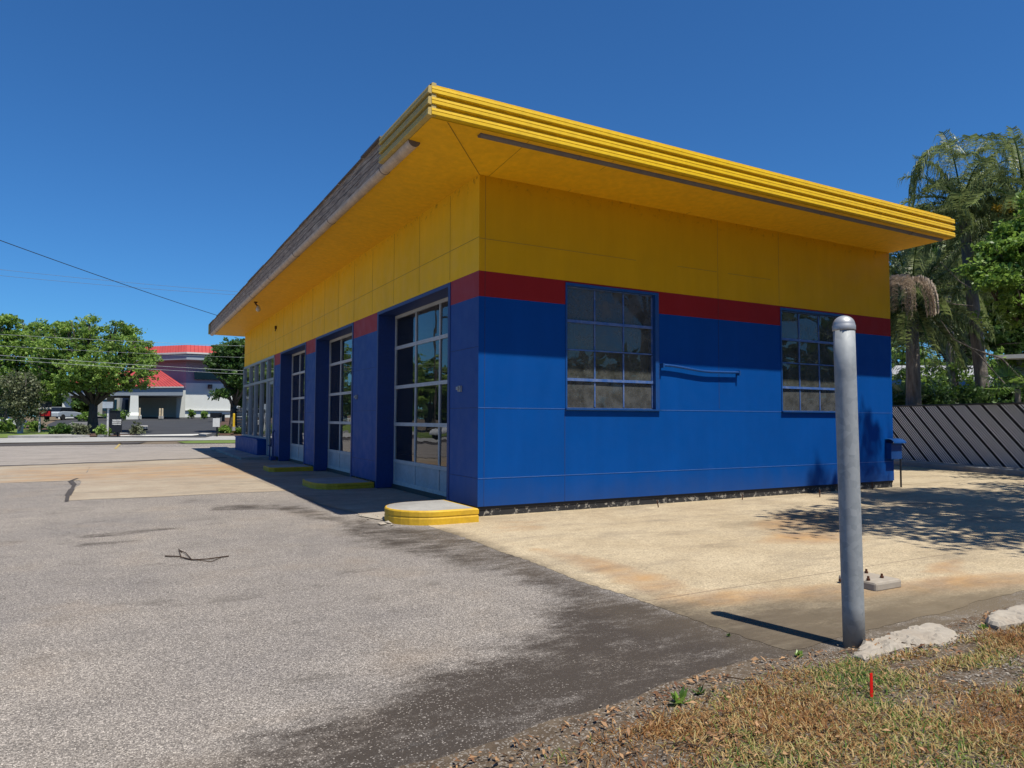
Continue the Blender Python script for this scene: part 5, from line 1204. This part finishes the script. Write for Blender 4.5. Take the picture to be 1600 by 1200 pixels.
def mansard(name, lo, hi, z0_, z1_, parent, ribs=True):
    q = MB(); n = len(lo)
    for i in range(n): q.quad([(*lo[i], z0_), (*lo[(i+1) % n], z0_), (*hi[(i+1) % n], z1_), (*hi[i], z1_)])
    q.quad([(*p, z1_) for p in hi]); o = q.build(name, 'redroof', parent)
    rb = MB()
    for i in range(n):
        a0, a1 = np.array(lo[i]), np.array(lo[(i+1) % n]); b0, b1 = np.array(hi[i]), np.array(hi[(i+1) % n]); m = int(np.linalg.norm(a1-a0)/.45)
        for k in range(1, m):
            t = k/m; p = a0+(a1-a0)*t; r_ = b0+(b1-b0)*t; rb.tube([(*p, z0_+.03), (*r_, z1_+.03)], .035, 3, cap=False)
    rb.build('standing_seams', 'redroof', o, fixn=False); return o
mansard('red_roof', o1, o2, zt+.96, zt+2.05, hot)
q = MB(); P0, P1 = Vector((*LP(302, 92.0), 0)), Vector((*LP(345, 93.5), 0)); dv = (P1-P0).normalized(); nv = Vector((dv.y, -dv.x, 0))
q.prism([(p.x, p.y) for p in (P0+nv*.12, P1+nv*.12, P1-nv*.4, P0-nv*.4)], Z_at(591, 91), Z_at(579, 91)); q.build('window', 'darkglass', hot, fixn=False)
q = MB(); q.box((-.22, -.3, 0), (.22, .1, .55), _a-pi/2, (*LP(327.5, 92.6), Z_at(606, 92))); lw_ = q.build('wall_lamp', 'black', hot, fixn=False)
q = MB(); q.prism([LP(289, 91.3), LP(440, 96.8), LP(440, 97.3), LP(289, 91.8)], Z_at(640.5, 90), Z_at(639.4, 90)); q.build('wall_ledge', 'white', hot, fixn=False)
q = MB(); q.prism([LP(275, 91.0), LP(289, 91.1), LP(289, 93), LP(275, 93)], hz-.3, Z_at(609, 91.3)); q.build('wall_pier', 'hotel', hot, fixn=False)
# lobby walls with windows behind the porte cochere
q = MB(); q.prism([LP(150, 99), LP(276, 93), LP(276, 97), LP(150, 108)], hz-.3, Z_at(600, 96)); q.build('lobby_wall', 'hotel_grey', hot, fixn=False)
q = MB(); q.prism([LP(150, 98.8), LP(186, 97.1), LP(186, 97.3), LP(150, 99)], hz-.3, Z_at(600, 96)); q.build('lobby_front', 'hotel', hot, fixn=False)
for a, c, y0_, y1_, mt in ((160, 166, 624, 642, 'blueglass'), (176, 182, 624, 640, 'blueglass'), (195, 204, 624, 640, 'blueglass'), (216, 232, 629, 650, 'darkglass'), (234, 252, 629, 650, 'darkglass')):
    f_ = lambda px: 99-(px-150)/126*6-.45
    q = MB(); q.prism([LP(a, f_(a)), LP(c, f_(c)), LP(c, f_(c)+.3), LP(a, f_(a)+.3)], Z_at(y1_, f_(a)), Z_at(y0_, f_(a))); q.build('lobby_window', mt, hot, fixn=False)
# porte cochere
pcz0, pcz1 = Z_at(617.5, 84), Z_at(605.5, 84)
can = [LP(90, 86), LP(285, 83.2), LP(283, 92.9), LP(90, 97)]
q = MB(); q.prism(can, pcz0, pcz1); q.build('canopy_beam', 'hotel_grey', hot, fixn=False)
q = MB(); q.prism([LP(89, 85.8), LP(286, 83.0), LP(284, 93.0), LP(89, 97.2)], pcz1+.001, pcz1+.14); q.build('canopy_trim', 'white', hot, fixn=False)
mansard('canopy_roof', [LP(89, 85.8), LP(286, 83.0), LP(284, 93.2), LP(89, 97.2)], [LP(118, 91), LP(248, 88.2), LP(247, 89.5), LP(118, 92.5)], pcz1+.145, Z_at(578, 88), hot)
for px, d in ((209, 84.3), (104, 86.8), (172, 91)):
    q = MB(); c = LP(px, d); w0 = .42
    pr_ = [(w0*1.9, hz-.3), (w0*1.9, hz+.25), (w0*1.15, hz+.6), (w0, pcz0)]
    for k in range(3):
        (a0, z0_), (a1, z1_) = pr_[k], pr_[k+1]; i = len(q.v)
        for a_, z_ in ((a0, z0_), (a1, z1_)):
            for sx, sy in ((-1, -1), (1, -1), (1, 1), (-1, 1)): q.v.append((c[0]+sx*a_, c[1]+sy*a_, z_))
        for j in range(4): q.f.append((i+j, i+(j+1) % 4, i+4+(j+1) % 4, i+4+j))
    q.build('canopy_column', 'hotel', hot, fixn=False)
# cream bollards at the canopy, yellow bollard near the garage
def bollard(px, py, d, h, r_, mat, label, group=None):
    z = Z_at(py, d); c = LP(px, d); root = thing('bollard', (c[0], c[1], z), label, 'bollard', group); q = MB(); q.lathe([(r_, -.3), (r_, h*.97), (r_*.7, h)], (c[0], c[1], z), 10); q.build('post', mat, root); q = MB(); q.lathe([(r_*1.6, -.2), (r_*1.6, .12)], (c[0], c[1], z), 10); q.build('footing', 'walk', root)
bollard(218, 651, 82, 1.05, .10, 'cream', 'cream bollard next to the hotel canopy column', 'cream bollards under the hotel canopy')
bollard(249.5, 651, 82, 1.0, .10, 'cream', 'left of the two cream bollards in the canopy opening', 'cream bollards under the hotel canopy')
bollard(253.5, 651, 82, 1.0, .10, 'cream', 'right of the two cream bollards in the canopy opening', 'cream bollards under the hotel canopy')
bollard(365.5, 668, 55, 1.15, .085, 'yel_bollard', 'bright yellow bollard under the dark oak near the garage')
# stone wall section
sw = MB(); r = random.Random(3); swp = []
a0, a1 = Vector((*LP(369, 60), 0)), Vector((*LP(400, 52), 0)); u = (a1-a0).normalized(); nn_ = Vector((u.y, -u.x, 0)); L_ = (a1-a0).length
z = -.1
for row in range(9):
    t = -.2*(row % 2); hh_ = .24
    while t < L_:
        w_ = r.uniform(.25, .45); o_ = r.uniform(0, .08); p = a0+u*t; c4 = [p+nn_*(.2+o_), p+u*(w_-.03)+nn_*(.2+o_), p+u*(w_-.03)-nn_*.2, p-nn_*.2]; sw.prism([(v_.x, v_.y) for v_ in c4], .2+z+row*.24, .2+z+row*.24+hh_-.03-r.uniform(0, .03)); t += w_
tag(sw.build('stone_wall', 'stone', fixn=False), 'rough grey rubble stone wall just left of the garage end', 'wall')
# small objects on the hotel verge
def post_sign(name, label, px, ptop, pbot, d, w_px, hpx, mat, pmat='white', post_off=0, ptop_post=None, cat='sign'):
    zb = T(*LP(px, d)); c = A(px, ptop, d); root = thing(name, (c.x, c.y, zb), label, cat); m = d/FPX; z1_ = Z_at(ptop, d); z0_ = z1_-hpx*m; q = MB(); rz = math.atan2(R0[1], R0[0])
    q.box((-w_px*m/2, -.06, z0_), (w_px*m/2, .0, z1_), rz, (c.x, c.y, 0)); pn = q.build('panel', mat, root, fixn=False); pc = c+RV*(post_off*m)+FV*.08; q = MB(); zpt = Z_at(ptop_post, d) if ptop_post else z1_; q.box((-.05, .0, zb-.2), (.05, .09, zpt), rz, (pc.x, pc.y, 0)); q.build('post', pmat, root, fixn=False); return root, pn, c, m
root, pn, c, m = post_sign('monument_sign', 'black sign with a white word line above a red panel on a white post', 72, 627.5, 662, 56, 18, 24, 'black', 'white', -10.5, 629)
q = MB(); rz = math.atan2(R0[1], R0[0]); q.box((-8*m, -.085, Z_at(650, 56)), (8*m, -.061, Z_at(642.5, 56)), rz, (c.x, c.y, 0)); q.build('red_panel', 'redsign', root, fixn=False)
def text(body, size, loc, rz, mat, parent, name='lettering'):
    cu = bpy.data.curves.new(name, 'FONT'); cu.body = body; cu.size = size; cu.extrude = .004; cu.offset = .012; cu.align_x = 'CENTER'; cu.align_y = 'CENTER'
    o = bpy.data.objects.new(name, cu); COL.objects.link(o); dg = bpy.context.evaluated_depsgraph_get(); me = bpy.data.meshes.new_from_object(o.evaluated_get(dg)); bpy.data.objects.remove(o)
    o = bpy.data.objects.new(name, me); COL.objects.link(o); me.materials.clear(); me.materials.append(M[mat]); mw = Matrix.Translation(loc) @ Matrix.Rotation(rz, 4, 'Z') @ Matrix.Rotation(pi/2, 4, 'X')
    me.transform(mw)
    if parent: o.parent = parent; o.matrix_parent_inverse = Matrix.Translation(-parent.location)
    return o
lp = c-FV*.09; text('RAPA-COOK', .185, (lp.x, lp.y, Z_at(638.3, 56)), rz, 'white', root)
root, pn, c, m = post_sign('street_sign', 'pale grey sign plate on a thin white post at the hotel entrance', 169, 627.5, 678, 50.5, 16, 10, 'doorpanel', 'white', -1, None)
root, pn, c, m = post_sign('entrance_sign', 'low black board with rows of small white lettering beside the hotel drive', 183.5, 654, 677, 50.5, 15, 21, 'black', 'black', 0)
lp = c-FV*.07
for i, (tx_, ww) in enumerate((('WELCOME', .13), ('PARKING FOR', .10), ('GUESTS ONLY', .10))): text(tx_, ww, (lp.x, lp.y, Z_at(656.5+i*3, 50.5)), rz, 'white', root)
post_sign('yard_sign', 'small blank white yard sign on a dark stake at the lot edge', 338.5, 652.5, 676, 52, 10.5, 13.5, 'white', 'black', 0)
tb = A(175.5, 642.5, 54); q = MB(); q.prism([(p.x, p.y) for p in (tb-RV*.32+FV*.0, tb+RV*.32, tb+RV*.32+FV*.6, tb-RV*.32+FV*.6)], T(tb.x, tb.y)-.05, Z_at(642.5, 54)); 
root = thing('litter_bin', (tb.x, tb.y, T(tb.x, tb.y)), 'tall black litter bin behind the black entrance board', 'bin'); q.build('bin_body', 'black', root, fixn=False, bevel=.03); q = MB(); q.prism([(p.x, p.y) for p in (tb-RV*.36-FV*.04, tb+RV*.36-FV*.04, tb+RV*.36+FV*.64, tb-RV*.36+FV*.64)], Z_at(642.5, 54)+.001, Z_at(641.2, 54)); q.build('lid', 'black', root, fixn=False)
# white marker post at left
c = A(33, 640, 54); root = thing('white_post', (c.x, c.y, T(c.x, c.y)), 'white post with a wider white foot among the stems at the left edge', 'post'); q = MB(); q.tube([(c.x, c.y, T(c.x, c.y)), (c.x+.08, c.y, Z_at(620, 54))], .07, 8); q.build('pole', 'white', root); q = MB(); q.lathe([(.2, -.1), (.19, .9), (.1, 1.1)], (c.x, c.y, T(c.x, c.y)), 10); q.build('foot', 'white', root)
# lamp post behind dark oak
c = A(369.5, 655, 72); root = thing('lamp_post', (c.x, c.y, T(c.x, c.y)), 'thin grey lamp post behind the dark oak', 'lamp post'); q = MB(); q.tube([(c.x, c.y, T(c.x, c.y)-.1), (c.x, c.y, Z_at(613, 72))], .07, 8); q.build('pole', 'alu', root); q = MB(); q.lathe([(.12, 0), (.28, .25), (.22, .45), (.05, .55)], (c.x, c.y, Z_at(613, 72)), 10); q.build('lamp_head', 'alu', root)
# picnic table + bench
for px, w_, lab in ((349, 1.1, 'black pedestal table beside the hotel wall'), (335, 1.3, 'black bench left of the pedestal table')):
    c = A(px, 655, 78); zb = T(c.x, c.y); root = thing('outdoor_table' if px == 349 else 'bench', (c.x, c.y, zb), lab, 'table' if px == 349 else 'bench'); q = MB(); hgt = .8 if px == 349 else .5; q.box((-w_/2, -.4, hgt), (w_/2, .4, hgt+.08), rz, (c.x, c.y, zb)); q.build('top' if px == 349 else 'seat', 'black', root, fixn=False); q = MB(); q.box((-.12, -.12, 0), (.12, .12, hgt), rz, (c.x, c.y, zb)); q.build('leg', 'black', root, fixn=False)
    if px != 349: q = MB(); q.box((-w_/2, .36, hgt+.08), (w_/2, .42, hgt+.55), rz, (c.x, c.y, zb)); q.build('backrest', 'black', root, fixn=False)
# shrubs
def shrub(px, py, d, w_, h_, lab, mat='oak', seed=1, group=None, zb=None):
    c = A(px, py, d); zb = T(c.x, c.y) if zb is None else zb; root = thing('shrub', (c.x, c.y, zb), lab, 'shrub', group); q = MB()
    for k in range(3): q.tube([(c.x, c.y, zb-.05), (c.x+(k-1)*w_*.3, c.y, zb+h_*.6)], [.03, .01], 5)
    q.build('stems', 'bark', root, fixn=False); crown_mesh('foliage', [(c.x, c.y, zb+h_*.55, w_/2, w_/2, h_*.5)], int(30+w_*30), 16, .09, mat, root, seed, .2, .8, .3)
shrub(300, 650, 86, .9, 1.2, 'left of two small shrubs against the pale hotel wall', 'bright', 1); shrub(319, 650, 85, .9, 1.1, 'right of two small shrubs against the pale hotel wall', 'bright', 2)
shrub(126, 676, 50.5, 1.2, .9, 'round shrub on the mulch left of the oak trunk', 'greyleaf', 3); shrub(160, 675, 50.5, 1.1, .8, 'green shrub between the oak trunk and the sign post', 'oak', 4)
shrub(213, 673, 53, 1.0, .9, 'wispy grass tuft beside the kerb stones at the drive', 'greyleaf', 5); shrub(8, 668, 55, 1.6, 1.2, 'low green shrub at the left picture edge', 'oak', 6); shrub(55, 662, 57, 1.5, 1.1, 'shrub beneath the black and red sign', 'oak', 7)
shrub(352, 664, 57, 1.2, .6, 'small yellow green shrub left of the yellow bollard', 'bright', 8); shrub(374, 668, 56, 1.2, .6, 'low shrub at the foot of the stone wall', 'bright', 9); shrub(180, 650, 80, 3, 1.3, 'yellow green shrubs in front of the hotel lobby', 'bright', 10); shrub(134, 648, 78, 2, 1.0, 'yellow shrub under the hotel canopy', 'bright', 11); shrub(95, 672, 53, 2.2, .9, 'dark low shrub between the oak and the sign', 'oak_dark', 12)
# kerb stones along the drive
for pl, lab in ((((205, 676), (230, 674), (231, 678), (207, 680)), 'pale kerb stone at the mulch tip beside the drive'), (((152, 683.5), (175, 678.5), (200, 678), (200, 680), (178, 681), (160, 684)), 'curved pale kerb at the left mouth of the drive'), (((12, 684.5), (60, 682.5), (110, 682), (140, 683.6), (110, 684.6), (60, 684.8)), 'long pale kerb along the grass verge'), (((310, 681.5), (330, 676.5), (345, 671), (350, 672), (340, 678), (322, 682.5)), 'curved pale kerb at the right mouth of the drive')):
    q = MB(); P = [G(*p) for p in pl]; zb = T(*P[0]); q.prism(P, zb-.02, zb+.17); tag(q.build('kerb', 'walk', fixn=False), lab, 'kerb', 'pale kerbs along the hotel drive')
# white stop bar at drive mouth
polysheet('stop_line', [G(188, 681.6), G(330, 680.6), G(300, 682), G(188, 683)], .07, 'wline')
# white car at the left picture edge
def car(px, d, lab, rzc, zb=None, mat='carwhite'):
    c = A(px, 655, d); zb = T(c.x, c.y) if zb is None else zb; root = thing('parked_car', (c.x, c.y, zb), lab, 'car'); cs, sn = cos(rzc), sin(rzc)
    def W(x, y, z): return (c.x+x*cs-y*sn, c.y+x*sn+y*cs, zb+z)
    prof = [(-2.3, .35), (-2.3, .85), (-1.9, .95), (-1.2, 1.0), (.9, .98), (2.1, .85), (2.3, .6), (2.3, .35)]; q = MB()
    for y0_, y1_, pf in ((-.9, .9, prof),):
        n = len(pf); i = len(q.v)
        for y_ in (y0_, y1_):
            for x_, z_ in pf: q.v.append(W(x_, y_, z_))
        for k in range(n): q.f.append((i+k, i+(k+1) % n, i+n+(k+1) % n, i+n+k))
        q.f.append(tuple(range(i, i+n))[::-1]); q.f.append(tuple(range(i+n, i+2*n)))
    q.build('body', mat, root, bevel=.08)
    q = MB(); pf = [(-1.9, .95), (-1.4, 1.42), (.1, 1.46), (1.0, .98)]; i = 0
    for y_, k_ in ((-.85, 1), (.85, 1)):
        for x_, z_ in pf: q.v.append(W(x_, y_*(.85 if z_ > 1.2 else 1), z_))
    n = 4
    for k in range(n-1): q.f.append((k, k+1, n+k+1, n+k))
    q.f.append((3, 2, 1, 0)); q.f.append((4, 5, 6, 7)); q.build('cabin_glass', 'darkglass', root)
    q = MB(); i = 0; q.prism([W(x_, y_, 0)[:2] for x_, y_ in ((-1.42, -.74), (.12, -.74), (.12, .74), (-1.42, .74))], zb+1.44, zb+1.50); q.build('car_roof', mat, root, fixn=False)
    for x_ in (-1.45, 1.4):
        for y_ in (-.9, .9): q = MB(); q.tube([W(x_, y_-.11, .33), W(x_, y_+.11, .33)], .33, 16); q.build('wheel', 'tyre', root)
    return root
car(-8, 62, 'white car cut off by the left picture edge behind the shrubs', math.atan2(R0[1], R0[0])+.3)
car(98, 82, 'grey car parked in shade behind the black and red sign', math.atan2(F0[1], F0[0]), mat='doorpanel')
car(-300, 44, 'white car on the street left of the view', math.atan2(R0[1], R0[0]), zb=0)
# overhead wires
def wire(p0, p1, sag, r_, mat, lab):
    p0, p1 = Vector(p0), Vector(p1); q = MB(); pts = [p0.lerp(p1, t)-Vector((0, 0, sag*4*t*(1-t))) for t in np.linspace(0, 1, 18)]; q.tube(pts, r_, 5); tag(q.build('overhead_wire', mat), lab, 'wire', 'overhead wires along the street')
wire(A(-230, 290, 26), A(520, 545, 62), .4, .018, 'wire_dark', 'single dark wire falling steeply across the sky to the roof end')
wire(A(-300, 385, 46), A(460, 462, 60), .3, .011, 'wire', 'upper of two faint wires high in the sky')
wire(A(-300, 398, 46), A(460, 466, 60), .3, .011, 'wire', 'lower of two faint wires high in the sky')
M['cable'] = m_plain('pale_cable', (0.42, 0.44, 0.44), .5)
wire(A(-300, 502, 44), A(460, 543, 54), .2, .010, 'cable', 'highest pale wire crossing the oak crowns')
wire(A(-300, 520, 44), A(460, 561, 54), .2, .008, 'cable', 'second pale wire crossing the oak crowns')
wire(A(-300, 530, 43), A(460, 583, 54), .2, .014, 'cable', 'third pale wire crossing the oak crowns')
wire(A(-300, 537, 43), A(460, 588, 54), .2, .012, 'cable', 'lowest pale wire crossing the oak crowns')

darken_all(0.74)
# 'thing' parents: keep world placement exact
bpy.context.view_layer.update()
